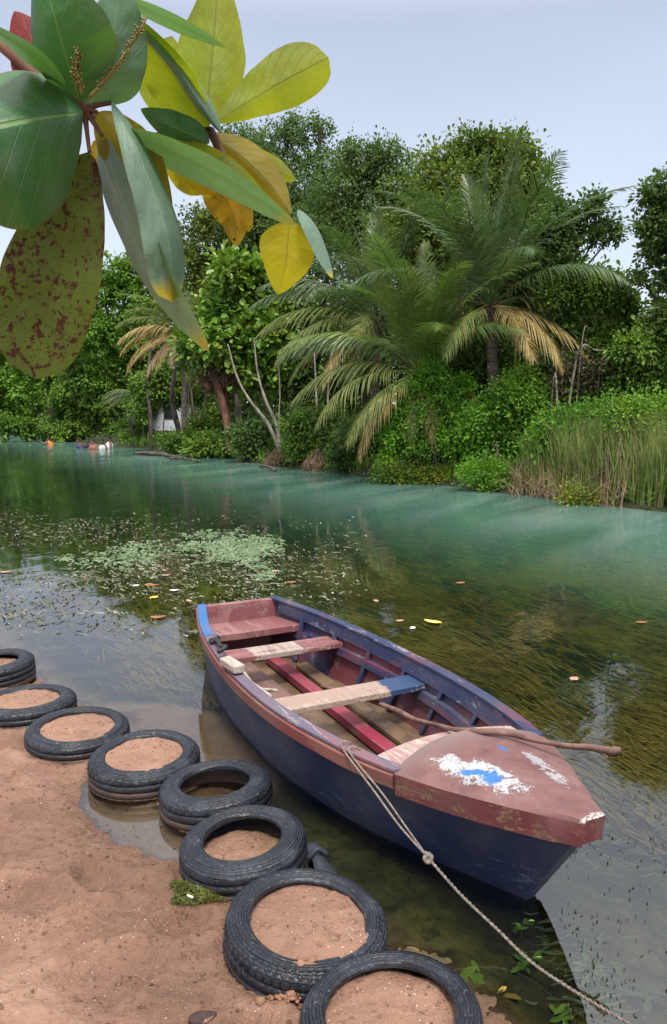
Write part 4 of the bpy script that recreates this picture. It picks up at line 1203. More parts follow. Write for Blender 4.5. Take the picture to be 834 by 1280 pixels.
# --- background trees, right to left
tree('broadleaf_tree', 'tall olive-green tree that rises highest above the right-hand palm', 'tree', 600, 5.0,
     [(590, 205, 38), (640, 200, 32), (556, 215, 36), (612, 182, 20), (585, 180, 16), (648, 178, 12), (652, 235, 40), (600, 255, 55), (540, 255, 42), (683, 255, 20), (668, 295, 42), (515, 300, 50), (580, 320, 55), (640, 330, 50)], 24000, .145, 'leaf_olive', trunk_r=.25)
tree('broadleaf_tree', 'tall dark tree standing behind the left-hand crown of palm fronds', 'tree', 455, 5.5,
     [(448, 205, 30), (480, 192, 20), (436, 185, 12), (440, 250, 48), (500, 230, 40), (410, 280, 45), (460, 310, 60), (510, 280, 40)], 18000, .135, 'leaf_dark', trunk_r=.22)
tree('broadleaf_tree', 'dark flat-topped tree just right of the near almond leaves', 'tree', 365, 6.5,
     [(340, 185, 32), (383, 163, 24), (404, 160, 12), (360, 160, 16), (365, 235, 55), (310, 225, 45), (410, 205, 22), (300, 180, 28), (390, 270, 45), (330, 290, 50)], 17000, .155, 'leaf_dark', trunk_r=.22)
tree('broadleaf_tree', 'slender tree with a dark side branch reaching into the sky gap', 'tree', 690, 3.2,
     [(690, 300, 30), (715, 272, 12), (740, 255, 11), (752, 278, 13), (768, 292, 9), (728, 290, 10), (700, 258, 9), (700, 335, 25), (668, 350, 45), (735, 262, 8), (746, 296, 9)], 8000, .12, 'leaf_dark', trunk_r=.13, twig=.22)
tree('broadleaf_tree', 'tall airy dark tree cut by the right edge of the photo', 'tree', 850, 3.6,
     [(822, 240, 20), (808, 280, 18), (840, 290, 34), (860, 250, 40), (815, 318, 14), (822, 352, 12), (870, 330, 42), (836, 400, 28), (800, 345, 7), (812, 238, 10), (880, 400, 50), (828, 262, 18), (905, 300, 50), (930, 360, 55)], 14000, .12, 'leaf_dark', trunk_r=.15, twig=.22)
tree('broadleaf_tree', 'mid green bushy tree below the sky gap on the right', 'tree', 755, 3.4,
     [(735, 365, 26), (765, 375, 24), (785, 395, 22), (720, 405, 28), (755, 430, 32), (700, 370, 22), (748, 350, 14), (775, 350, 10), (720, 350, 14)], 10500, .115, 'leaf_mid', trunk_r=.12, twig=.24)
tree('broadleaf_tree', 'rounded green tree under the airy tree at the right edge', 'tree', 815, 3.0,
     [(805, 440, 32), (830, 455, 36), (790, 470, 30), (850, 490, 40), (815, 420, 18), (785, 435, 18), (870, 450, 40), (820, 500, 34)], 11000, .11, 'leaf_mid', trunk_r=.12, twig=.24)
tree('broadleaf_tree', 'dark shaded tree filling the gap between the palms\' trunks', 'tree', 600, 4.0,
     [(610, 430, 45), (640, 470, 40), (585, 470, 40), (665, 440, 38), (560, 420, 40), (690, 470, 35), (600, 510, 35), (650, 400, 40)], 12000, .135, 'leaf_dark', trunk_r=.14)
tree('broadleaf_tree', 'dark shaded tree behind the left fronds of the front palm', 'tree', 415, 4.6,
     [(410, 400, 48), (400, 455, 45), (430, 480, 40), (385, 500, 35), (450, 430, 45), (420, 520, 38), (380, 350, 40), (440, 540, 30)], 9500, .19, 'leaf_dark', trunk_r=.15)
tree('broadleaf_tree', 'olive tree behind the round-leaved almond tree', 'tree', 300, 5.0,
     [(260, 310, 40), (300, 290, 40), (240, 335, 30), (270, 350, 45), (330, 310, 42), (345, 350, 40), (225, 370, 34), (285, 260, 26), (250, 275, 22)], 14000, .18, 'leaf_olive', trunk_r=.2)
tree('broadleaf_tree', 'bright green tree seen left of the yellow palm', 'tree', 150, 2.6,
     [(150, 345, 26), (172, 332, 18), (130, 362, 26), (172, 375, 32), (198, 345, 22), (110, 410, 38), (150, 425, 42), (190, 420, 34), (90, 390, 26), (165, 320, 9), (190, 322, 9), (140, 470, 36), (120, 350, 12)], 17000, .22, 'leaf_bright', trunk_r=.25)
tree('broadleaf_tree', 'light green tree hidden mostly by the spotted near leaf', 'tree', 70, 2.4,
     [(70, 390, 36), (40, 410, 36), (90, 440, 36), (50, 450, 38), (20, 430, 34), (0, 400, 40), (70, 480, 32), (100, 480, 26), (-30, 440, 40)], 10000, .32, 'leaf_bright', trunk_r=.28)
tree('broadleaf_tree', 'yellow-green tree overhanging the water at the left edge', 'tree', 5, 1.5,
     [(0, 470, 34), (28, 495, 24), (55, 505, 16), (-30, 470, 44), (5, 512, 20), (-20, 510, 26), (40, 475, 24), (-60, 450, 50), (25, 520, 12)], 7500, .36, 'leaf_bright', trunk_r=.25)
tree('broadleaf_tree', 'dark green tree hanging low over the bathers', 'tree', 125, 1.6,
     [(110, 490, 28), (140, 498, 30), (90, 512, 16), (165, 470, 34), (75, 500, 16), (125, 520, 16), (180, 505, 20), (100, 465, 26), (70, 525, 9)], 8500, .24, 'leaf_mid', trunk_r=.18)
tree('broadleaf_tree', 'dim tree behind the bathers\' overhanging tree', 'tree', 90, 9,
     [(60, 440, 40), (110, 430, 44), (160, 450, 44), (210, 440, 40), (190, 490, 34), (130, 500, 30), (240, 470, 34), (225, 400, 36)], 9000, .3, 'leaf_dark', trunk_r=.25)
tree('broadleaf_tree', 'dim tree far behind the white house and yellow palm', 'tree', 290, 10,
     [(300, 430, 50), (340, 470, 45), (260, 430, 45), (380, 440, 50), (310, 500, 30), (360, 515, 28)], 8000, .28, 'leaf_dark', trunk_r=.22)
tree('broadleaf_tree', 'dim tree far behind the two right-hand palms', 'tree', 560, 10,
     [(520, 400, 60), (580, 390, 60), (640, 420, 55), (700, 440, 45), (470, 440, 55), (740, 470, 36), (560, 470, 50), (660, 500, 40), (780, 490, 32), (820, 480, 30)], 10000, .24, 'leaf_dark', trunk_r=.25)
# the round-leaved almond tree in the middle left
tree('almond_tree', 'dense almond tree with large round bright leaves and a reddish leaning trunk', 'tree', 290, .9,
     [(300, 360, 28), (325, 385, 34), (282, 395, 30), (345, 420, 34), (310, 430, 34), (268, 425, 30), (285, 335, 16), (318, 340, 18), (250, 440, 22), (372, 420, 18), (352, 375, 20), (335, 460, 28), (300, 465, 24), (360, 455, 20), (262, 400, 20), (240, 425, 14)], 7600, .34, 'leaf_almond_tree', 'red_bark', .16, asp=.66, twig=.5, per=9, lean=-.35)

# --- shrubs and vines at the water's edge
def shrub(label, px, back, blobs, n, leaf, mat, name='shrub', cat='shrub', group='shrubs along the far bank', **kw):
    return tree(name, label, cat, px, back, blobs, n, leaf, mat, 'bark', .035, group, **kw)


shrub('dark fern-like shrub at the water below the almond tree', 270, .35, [(262, 558, 20), (285, 562, 18), (245, 560, 14), (305, 566, 16)], 2600, .16, 'leaf_mid')
shrub('dark shrub at the water under the pale forked trunks', 325, .5, [(318, 560, 18), (342, 566, 16), (300, 545, 16), (330, 540, 16)], 2400, .15, 'leaf_dark')
shrub('green shrub right of the pale forked trunks', 385, .6, [(378, 560, 20), (400, 558, 22), (420, 566, 18), (405, 530, 22), (372, 535, 18)], 3200, .14, 'leaf_mid')
shrub('dark shrub on the water left of the vine-covered palm', 440, .5, [(432, 570, 18), (455, 565, 20), (440, 545, 22), (462, 540, 18)], 2600, .13, 'leaf_dark')
shrub('dark low shrub on the water left of the leaning red trunk', 235, .5, [(225, 556, 12), (240, 552, 14), (212, 552, 10)], 1500, .16, 'leaf_mid')
shrub('bright green bush right of the vine-covered palm', 615, 1.1, [(605, 525, 24), (632, 510, 26), (618, 550, 26), (645, 540, 26), (600, 560, 20), (590, 540, 16)], 6000, .10, 'leaf_vine')
shrub('tall bright bush beneath the right-hand palm\'s yellow fronds', 675, 1.9, [(660, 500, 26), (685, 515, 26), (640, 490, 20), (705, 520, 22), (670, 530, 30), (655, 470, 14)], 6000, .10, 'leaf_bright')
shrub('bright leafy bank growth in the middle of the right bank', 720, 1.2, [(700, 535, 26), (730, 530, 26), (755, 525, 24), (715, 555, 26), (745, 550, 26), (680, 555, 24)], 6500, .085, 'leaf_vine')
shrub('bright bush behind the reeds at the right edge', 800, 1.3, [(780, 525, 24), (805, 520, 28), (830, 525, 28), (795, 550, 26), (825, 552, 28), (860, 540, 34), (770, 510, 16)], 6500, .08, 'leaf_bright')
shrub('green shrub on the slope above the reeds', 765, 2.8, [(750, 500, 20), (775, 492, 22), (800, 495, 22), (730, 505, 18), (825, 490, 22)], 4500, .10, 'leaf_mid')
shrub('dry brown thicket of bare twigs right of the right-hand palm', 735, 2.4, [(720, 470, 26), (745, 455, 26), (765, 470, 24), (735, 485, 20), (780, 455, 18), (700, 480, 18)], 1700, .10, 'leaf_dry', name='dry_thicket', twig=.2)
shrub('low yellow-green herbs along the water below the vine-covered palm', 545, .25, [(490, 596, 8), (505, 594, 10), (525, 596, 10), (545, 597, 11), (565, 598, 11), (585, 600, 11), (600, 602, 9), (475, 594, 6)], 4200, .07, 'leaf_herb', name='herb_patch', cat='herbs', jit=.3)
shrub('low herbs along the water left of the dry reeds', 625, .3, [(610, 604, 9), (628, 606, 9), (645, 602, 10), (590, 590, 10), (615, 590, 12)], 2600, .07, 'leaf_vine', name='herb_patch', cat='herbs', jit=.3)
shrub('low herbs at the water beneath the right reeds', 760, .15, [(735, 624, 8), (755, 628, 7), (775, 630, 8), (715, 618, 7), (800, 634, 7)], 1900, .06, 'leaf_herb', name='herb_patch', cat='herbs', jit=.3)
# dead brown tufts at the water
for px, py, lab in ((348, 577, 'rusty dead fern tuft under the pale forked trunks'), (396, 580, 'rusty dead fern tuft right of the forked trunks')):
    b = base_at(px, .1); n = 900
    a_ = rng.uniform(0, 6.28, n); rr = np.sqrt(rng.uniform(0, 1, n))
    cen = np.stack([rr * np.cos(a_) * .45, rr * np.sin(a_) * .3, rng.uniform(0, .75, n) * (1 - rr * .7)], 1)
    V, Q = leaf_cloud(cen, rng.normal(size=(n, 3)), rng.normal(size=(n, 3)) * .5 + (0, 0, -1), rng.uniform(.15, .3, n), .03)
    o = obj('dead_fern', quad_mesh('dead_fern', V, Q, [M['frond_dead']])); o.location = tuple(b + (0, 0, -.1)); tag(o, lab, 'dead fern', 'dead ferns at the water')

# pale forked trunk, and other bare stems on the bank
def stem_tree(name, label, px, back, paths, bark, group='bare trunks on the far bank'):
    b = base_at(px, back); root = thing(name, label, 'tree trunk', b, 0, group); mb = MB()
    for pts, rad in paths:
        w = [P(x, y, b[1] + (k_ * .15)) - b for k_, (x, y) in enumerate(pts)]
        w[0][2] = min(w[0][2], 0) - .1
        mb.tube(smooth_path(w, 14), rad, 8, wob=.25)
    mb.build('trunk', [M[bark]], root); return root


stem_tree('forked_trunk', 'pale forked trunk leaning left out of the bank', 352, .75, [([(352, 558), (335, 530), (312, 500), (296, 470), (285, 430)], [.085, .065, .05, .04, .02]), ([(351, 556), (345, 530), (332, 500), (322, 465), (318, 425)], [.08, .065, .05, .04, .02]), ([(349, 545), (349, 520), (350, 490), (348, 450)], [.03, .022, .018, .01])], 'pale_bark')
stem_tree('red_trunk', 'reddish brown leaning trunk under the almond crown', 288, .5, [([(288, 556), (283, 525), (276, 495), (268, 465)], [.17, .15, .15, .16])], 'red_bark')
stem_tree('grey_trunk', 'thin grey trunk beside the white house', 190, .9, [([(190, 562), (189, 540), (188, 515), (184, 480), (190, 430), (196, 390)], [.15, .12, .11, .09, .06, .03])], 'bark')
stem_tree('grey_trunk', 'dark trunk just right of the white house', 226, 1.2, [([(228, 560), (224, 540), (219, 520), (215, 490), (222, 440), (228, 400)], [.17, .14, .14, .11, .08, .03])], 'bark')
stem_tree('thin_stems', 'cluster of thin dark stems left of the red trunk', 245, 1., [([(243, 556), (245, 530), (240, 500), (238, 450)], [.07, .06, .05, .02]), ([(252, 556), (250, 530), (256, 505), (260, 460)], [.06, .05, .04, .02]), ([(236, 555), (233, 530), (236, 505), (234, 455)], [.05, .04, .04, .02])], 'bark')
stem_tree('thin_stems', 'leaning thin stems by the bathers', 170, .8, [([(172, 558), (165, 535), (158, 510)], [.09, .07, .05]), ([(178, 558), (180, 530), (176, 500)], [.07, .06, .05])], 'bark')
stem_tree('thin_stems', 'upright pale stems behind the front palm\'s lowest frond', 396, 2., [([(396, 555), (395, 535), (396, 505), (393, 440)], [.05, .04, .04, .02]), ([(412, 556), (413, 530), (410, 500), (414, 440)], [.06, .05, .04, .02])], 'pale_bark')
stem_tree('bare_branch', 'bleached bare branch sticking out of the dry thicket', 735, 2.0, [([(705, 452), (722, 444), (745, 438), (768, 440)], [.03, .025, .018, .01]), ([(720, 444), (728, 425), (738, 410)], [.018, .012, .006]), ([(745, 438), (752, 452), (766, 466)], [.014, .01, .006]), ([(705, 452), (695, 470), (690, 500), (688, 530)], [.018, .018, .02, .02])], 'pale_bark')
# hanging rusty dead fronds under the almond tree
b = base_at(278, .5); n = 700
cen = np.array([P(rng.normal(272, 13), rng.normal(474, 9), b[1] + rng.normal() * .3) - b for _ in range(n)])
V, Q = leaf_cloud(cen, rng.normal(size=(n, 3)), rng.normal(size=(n, 3)) * .5 + (0, 0, -1), rng.uniform(.2, .45, n), .05)
o = obj('dead_foliage', quad_mesh('dead_foliage', V, Q, [M['dead_fibre']])); o.location = tuple(b); tag(o, 'rusty skirt of dead fronds hanging in the almond tree', 'dead fronds', kind='stuff')

# logs at the waterline
for (a, b_, r, lab) in (((168, 566), (226, 572), .09, 'grey log lying at the water below the white house'), ((212, 573), (250, 577), .05, 'thin grey branch lying on the water right of the log'), ((80, 549), (118, 552), .12, 'fallen log at the water behind the bathers'), ((325, 583), (345, 588), .05, 'short dark snag at the water below the forked trunks')):
    w0, w1 = at(a[0], a[1], .06), at(b_[0], b_[1], .05); mb = MB()
    mb.tube(smooth_path([w0, (w0 + w1) / 2 + (0, .1, .05), w1], 14), [r, r * .9, r * .7], 9, wob=.4); tag(mb.build('fallen_log', [M['bark']]), lab, 'log', 'logs at the far waterline')

# --- reeds
def blades(name, n, region, h, w, mat, lean, label, spread=.25):
    c = np.array([region() for _ in range(n)])
    H = rng.uniform(h[0], h[1], n); a = rng.uniform(0, 6.28, n); le = np.abs(rng.normal(size=n)) * lean
    d = np.stack([np.cos(a), np.sin(a)], 1); fa = rng.uniform(0, 6.28, n); sd = np.stack([np.cos(fa), np.sin(fa)], 1)
    W = rng.uniform(w[0], w[1], n); seg = 4; V = np.zeros((n, seg + 1, 2, 3))
    for i in range(seg + 1):
        t = i / seg
        off = d * (le * H * t ** 2)[:, None]; ww = W * .5 * (1 - t ** 2 * .9)
        for k_, s in ((0, -1), (1, 1)):
            V[:, i, k_, :2] = c[:, :2] + off + sd * (ww * s)[:, None]; V[:, i, k_, 2] = c[:, 2] - .05 + H * t * np.sqrt(np.maximum(.05, 1 - (le * t) ** 2 * .5))
    k = (np.arange(n) * (seg + 1) * 2)[:, None]
    Q = np.concatenate([k + np.array([[2 * i, 2 * i + 1, 2 * i + 3, 2 * i + 2]]) for i in range(seg)], 1).reshape(-1, 4)
    return tag(obj(name, quad_mesh(name, V.reshape(-1, 3), Q, [mat], True)), label, 'reeds', kind='stuff')


def reg(px0, px1, b0, b1, clump=3.):
    def f():
        while True:
            p_ = base_at(rng.uniform(px0, px1), rng.uniform(b0, b1))
            if noise.noise(Vector((p_[0] * clump, p_[1] * clump, 2))) > rng.uniform(-.6, .35): return p_
    return f


blades('reeds', 1900, reg(690, 870, .1, .9), (.9, 1.75), (.012, .026), M['reed_green'], .22, 'tall green and straw coloured reeds at the right edge of the far bank')
blades('reeds', 300, reg(695, 870, .1, .8), (.8, 1.7), (.010, .02), M['reed_dry'], .3, 'dry stalks standing among the green reeds')
blades('reeds', 600, reg(640, 780, -.15, .45), (.45, 1.0), (.010, .02), M['reed_dry'], 1.1, 'collapsed dry brown reeds at the water right of the herbs')
blades('reeds', 350, reg(655, 700, .2, .8), (.8, 1.4), (.012, .022), M['reed_green'], .35, 'loose green reeds at the left end of the reed bed')
blades('undergrowth', 9000, reg(150, 900, .2, 3.5, 1.2), (.15, .5), (.03, .07), M['leaf_mid'], .7, 'low green undergrowth covering the far bank')
blades('undergrowth', 5000, reg(560, 900, .2, 4, 1.2), (.2, .6), (.03, .06), M['leaf_vine'], .7, 'bright low undergrowth on the right of the far bank')

# --- palms
def frond_mesh(L, e0, e1, ll, nleaf, mats, droop, wilt=0., seedv=0):
    """green blade: rachis tube + leaflets, base at the origin, growing along +x and bending from elevation e0 to e1"""
    r = np.random.default_rng(seedv)
    S = np.linspace(0, 1, 26); ang = R(e0) + (R(e1) - R(e0)) * S ** 1.25
    dx = np.cos(ang); dz = np.sin(ang)
    px = np.concatenate([[0], np.cumsum((dx[1:] + dx[:-1]) / 2)]) * L / 25; pz = np.concatenate([[0], np.cumsum((dz[1:] + dz[:-1]) / 2)]) * L / 25
    side = np.cumsum(r.normal(size=26)) * .006 * L
    pth = np.stack([px, side, pz], 1)
    mb = MB(); mb.tube(pth, [.035, .022, .014, .005], 6)
    V = [tuple(v) for v in mb.V]; Fs = list(mb.Fc)
    for i in range(nleaf):
        s = .14 + .86 * (i + .5) / nleaf
        c = np.array([np.interp(s, S, pth[:, k]) for k in range(3)]); a = np.interp(s, S, ang)
        fw = np.array((math.cos(a), 0, math.sin(a))); up = np.array((-math.sin(a), 0, math.cos(a)))
        prof = math.sin(math.pi * min(1, .22 + s * .74)) ** .8
        for sg in (-1, 1):
            l = ll * prof * r.uniform(.85, 1.12)
            if r.uniform() < .03: continue
            sw = .50 + .75 * s
            d = fw * sw + np.array((0, sg, 0)) * r.uniform(.75, .95) + up * r.uniform(.12, .3) * (1 - wilt)
            d /= np.linalg.norm(d)
            dr = droop * r.uniform(.6, 1.3)
            pts = []
            for t in (0, .33, .68, 1):
                pts.append(c + d * l * t * (1 - .25 * dr * t) + np.array((0, 0, -1)) * l * dr * t ** 1.7)
            w = .040 * r.uniform(.75, 1.25)
            k = len(V)
            for t, p_ in zip((.7, 1, .75, .06), pts):
                tw = fw * w * t * .5
                V += [tuple(p_ - tw), tuple(p_ + tw)]
            Fs += [(k + 2 * j, k + 2 * j + 1, k + 2 * j + 3, k + 2 * j + 2) for j in range(3)]
    return mesh_from('frond', V, Fs, mats, None, False)


M['frond_bright'] = foliage_mat('bright_frond', [(.07, .13, .028), (.13, .21, .04), (.22, .28, .07)], trans=.3, scale=1.2, rough=.4, spec=.5)
FR = {}
def frond(kind, colour):
    key = (kind, colour)
    if key not in FR:
        spec = {'spear': (3.9, 84, 62, .80, 64, .12), 'up': (4.1, 70, 8, .98, 66, .30), 'mid': (4.0, 46, -32, 1.02, 66, .55), 'low': (3.8, 16, -60, 1.0, 62, .7), 'hang': (3.1, -25, -80, .80, 54, .6), 'dead': (2.7, -45, -88, .62, 44, .6)}[kind]
        mats = {'g': M['frond_green'], 'b': M['frond_bright'], 'm': M['frond_mid'], 'y': M['frond_yellow'], 'd': M['frond_dead']}[colour]
        FR[key] = frond_mesh(*spec[:5], [mats], spec[5], .6 if kind in ('hang', 'dead') else 0, len(FR) + 40)
    return FR[key]


def palm(label, px, back, crown_px, fronds, trunk_r=.14, scale=1., depth=0., group='coconut palms on the far bank', skirt=True):
    b = base_at(px, back); c = P(crown_px[0], crown_px[1], b[1] + depth)
    root = thing('coconut_palm', label, 'palm tree', b, 0, group)
    mb = MB(); e = c - b
    pth = smooth_path([(0, 0, -.3), (e[0] * .15, e[1] * .1, e[2] * .35), (e[0] * .6, e[1] * .6, e[2] * .7), e], 22)
    rad = np.interp(np.linspace(0, 1, 22), [0, .1, .9, 1], [trunk_r * 1.5, trunk_r, trunk_r * .85, trunk_r * 1.15]) * (1 + .05 * np.sin(np.arange(22) * 2.2))
    mb.tube(pth, rad, 10, wob=.15); mb.build('trunk', [M['palm_bark']], root)
    # fibre and old stalk bases
    mb = MB()
    for i in range(16):
        a = i * 2.4; d = np.array((math.cos(a), math.sin(a), rng.uniform(-.9, .8)))
        mb.tube(smooth_path([e + (0, 0, -.15), e + d * .16, e + d * .38 + (0, 0, -.05)], 5), [.05, .04, .012], 6)
    mb.build('crown_base', [M['dead_fibre']], root)
    for (az, kind, col, sc, pit, roll) in fronds:
        o = obj('frond', frond(kind, col), root)
        o.location = tuple(e + np.array((math.cos(R(az)), math.sin(R(az)), 0)) * .08 + (0, 0, .05))
        o.rotation_euler = (R(roll), -R(pit), R(az)); o.scale = (sc * scale,) * 3
    return root


def ring_of(n, kinds, seed, span=(0, 360)):
    r = random.Random(seed); out = []
    for i in range(n):
        az = span[0] + (span[1] - span[0]) * ((i * .618) % 1) + r.uniform(-10, 10)
        kind, col = kinds[min(len(kinds) - 1, int(i / n * len(kinds)))]
        out.append((az, kind, col, r.uniform(.88, 1.08), r.uniform(-7, 7), r.uniform(-22, 22)))
    return out


base_k = [('spear', 'g'), ('spear', 'g'), ('up', 'g'), ('up', 'g'), ('up', 'g'), ('up', 'g'), ('mid', 'g'), ('mid', 'g'), ('low', 'm')]
palm('front coconut palm with vine-covered trunk and yellowing lower fronds', 522, .75, (527, 468),
     ring_of(22, [(k if k != 'low' else 'mid', 'b') for k, c in base_k], 3) + [(185, 'low', 'm', 1.0, 5, 0), (200, 'low', 'm', .95, -8, 10), (215, 'hang', 'm', 1.05, 12, 0), (205, 'hang', 'y', 1.0, 0, 8), (335, 'hang', 'm', .95, 5, 0), (285, 'dead', 'y', .8, 0, 0), (250, 'dead', 'm', .8, 0, 0), (175, 'mid', 'g', 1.05, -6, 0), (350, 'hang', 'y', .95, 10, 0), (10, 'mid', 'g', 1, 10, 0)], .15, 1.0, -.5)
palm('left-hand coconut palm behind the front palm, with tall grey-green fronds', 468, 1.6, (470, 405),
     ring_of(20, base_k, 8) + [(180, 'mid', 'g', 1.1, -5, 0), (190, 'low', 'm', 1.1, 10, 0), (205, 'low', 'm', 1.05, -5, 0), (165, 'up', 'g', 1.05, -12, 0), (220, 'hang', 'y', 1.0, 5, 0), (240, 'hang', 'm', 1., 0, 0), (195, 'hang', 'm', 1.15, 15, 0)], .15, .97)
palm('right-hand coconut palm with drooping orange-yellow fronds', 618, 1.6, (612, 385),
     ring_of(22, base_k, 17) + [(-5, 'low', 'g', 1.0, 8, 0), (-15, 'low', 'm', 1.0, 2, 0), (-30, 'hang', 'y', 1.0, 18, 0), (-50, 'hang', 'y', .95, 12, 0), (-75, 'hang', 'y', .8, 10, 10), (230, 'hang', 'm', .85, 15, 0), (5, 'mid', 'm', 1.05, -5, 0), (-20, 'hang', 'm', 1.1, 22, 0)], .16, 1.0)
palm('small coconut palm with yellow fronds arching left over the water', 232, .7, (232, 418),
     ring_of(10, [('up', 'm'), ('mid', 'm'), ('up', 'g')], 21) + [(172, 'mid', 'y', .86, -18, 0), (185, 'mid', 'm', .84, -6, 0), (198, 'low', 'y', .86, 8, 0), (180, 'low', 'y', .88, 0, 0), (190, 'low', 'y', .9, -16, 0), (205, 'hang', 'y', .95, 18, 0), (215, 'hang', 'd', .95, 2, 0), (230, 'hang', 'y', .8, 2, 0), (178, 'up', 'm', .85, -10, 0), (250, 'hang', 'd', .7, 0, 0)], .14, .98)
palm('low hidden palm with dull fronds over the bathers', 165, .9, (180, 500), [(180, 'low', 'm', .6, 0, 0), (200, 'low', 'g', .6, 10, 0), (220, 'mid', 'g', .6, -10, 0), (170, 'mid', 'm', .6, -5, 0), (260, 'low', 'g', .55, 0, 0), (320, 'low', 'g', .55, 0, 0)], .12, 1.)

shrub('dark foliage hanging in front of the white house roof', 205, 1.8, [(190, 480, 24), (215, 492, 20), (240, 485, 24), (255, 505, 16), (176, 510, 16), (205, 470, 20)], 3800, .2, 'leaf_mid', name='hanging_shrub')
shrub('dark shrub left of the white house', 175, 1.4, [(168, 548, 16), (185, 552, 14), (160, 535, 14), (180, 530, 12)], 2200, .18, 'leaf_mid')
shrub('dark shrub right of the white house beside the red trunk', 255, 1.6, [(248, 535, 18), (262, 545, 18), (252, 555, 14), (268, 525, 16)], 2600, .18, 'leaf_mid')
shrub('leafy shrub on the bank behind the bathers', 120, 1.2, [(100, 540, 14), (125, 545, 12), (145, 545, 14), (80, 540, 14), (60, 538, 13), (35, 535, 14), (10, 533, 14)], 4200, .24, 'leaf_mid')
# the wood that closes the view behind everything
n = 36000
tt = rng.uniform(0, 1, n) ** .8; Yw = 6 + tt ** 1.3 * 230; bk = rng.uniform(6.5, 15, n)
Xw = 15.86 - .655 * Yw + 1.195 * bk
hw_ = np.interp(Yw, [6, 20, 30, 45, 130], [4.2, 4.4, 6.5, 8.5, 11.]) * (.75 + .35 * np.array([noise.noise(Vector((a * .35, b * .35, 6))) for a, b in zip(Xw, Yw)]) + .1)
Zw = .4 + hw_ * rng.uniform(0, 1, n)
cen = np.stack([Xw, Yw, Zw], 1); LL = np.interp(Yw, [6, 30, 240], [.32, .5, 1.9])
V, Q = leaf_cloud(cen, rng.normal(size=(n, 3)) * .6 + (-.3, -.3, .7), rng.normal(size=(n, 3)) - (0, 0, .3), LL, LL * .7)
m2 = 9000
xf = rng.uniform(-330, -95, m2); yf = 215 + .12 * (xf + 200) + rng.uniform(0, 16, m2)
cf = np.stack([xf, yf, rng.uniform(.2, 1, m2) ** .7 * (11 + 5 * np.array([noise.noise(Vector((a * .06, 3, 1))) for a in xf]))], 1)
V2, Q2 = leaf_cloud(cf, rng.normal(size=(m2, 3)) * .6 + (-.1, -.5, .7), rng.normal(size=(m2, 3)), rng.uniform(1., 2., m2), 1.2)
Q = np.concatenate([Q, Q2 + len(V)]); V = np.concatenate([V, V2])
tag(obj('far_wood', quad_mesh('far_wood', V, Q, [M['leaf_dark']])), 'dim wood that closes the view behind the bank trees', 'wood', kind='stuff')

# vines over the front palm's trunk
shrub('bright green vine draped over the front palm\'s trunk down to the water', 525, .15,
      [(515, 490, 20), (540, 470, 18), (555, 490, 22), (500, 520, 20), (530, 520, 28), (570, 510, 22), (492, 550, 20), (520, 555, 26), (555, 550, 26), (585, 525, 16), (485, 575, 14), (510, 580, 18), (545, 578, 18), (575, 570, 16), (545, 448, 12), (582, 480, 14)], 13500, .085, 'leaf_vine', name='climbing_vine', cat='vine', jit=.35, twig=.16)

# the white house glimpsed through the trees
b = base_at(222, 6.5)
house = thing('white_house', 'white house wall glimpsed between trunks under the yellow palm', 'house', b, R(-33))
mb = MB(); mb.box((0, 0, 1.15), (3.6, 3, 2.3)); mb.build('wall', [M['wall']], house, False)
mb = MB(); mb.add([(-2.1, -1.8, 2.25), (2.1, -1.8, 2.25), (2.1, 1.8, 2.25), (-2.1, 1.8, 2.25), (-2.1, 0, 3.0), (2.1, 0, 3.0)], [(0, 1, 5, 4), (2, 3, 4, 5), (0, 4, 3), (1, 2, 5), (0, 3, 2, 1)]); mb.build('roof', [M['roof']], house, False)
for x in (-.9, .9):
    mb = MB(); mb.box((x, -1.505, 1.3), (1., .05, 1.1)); wn = mb.build('window', [M['roof']], house, False)
    mb = MB(); mb.box((x, -1.545, 1.3), (.85, .02, .95)); mb.build('pane', [M['glass_dark']], wn, False)

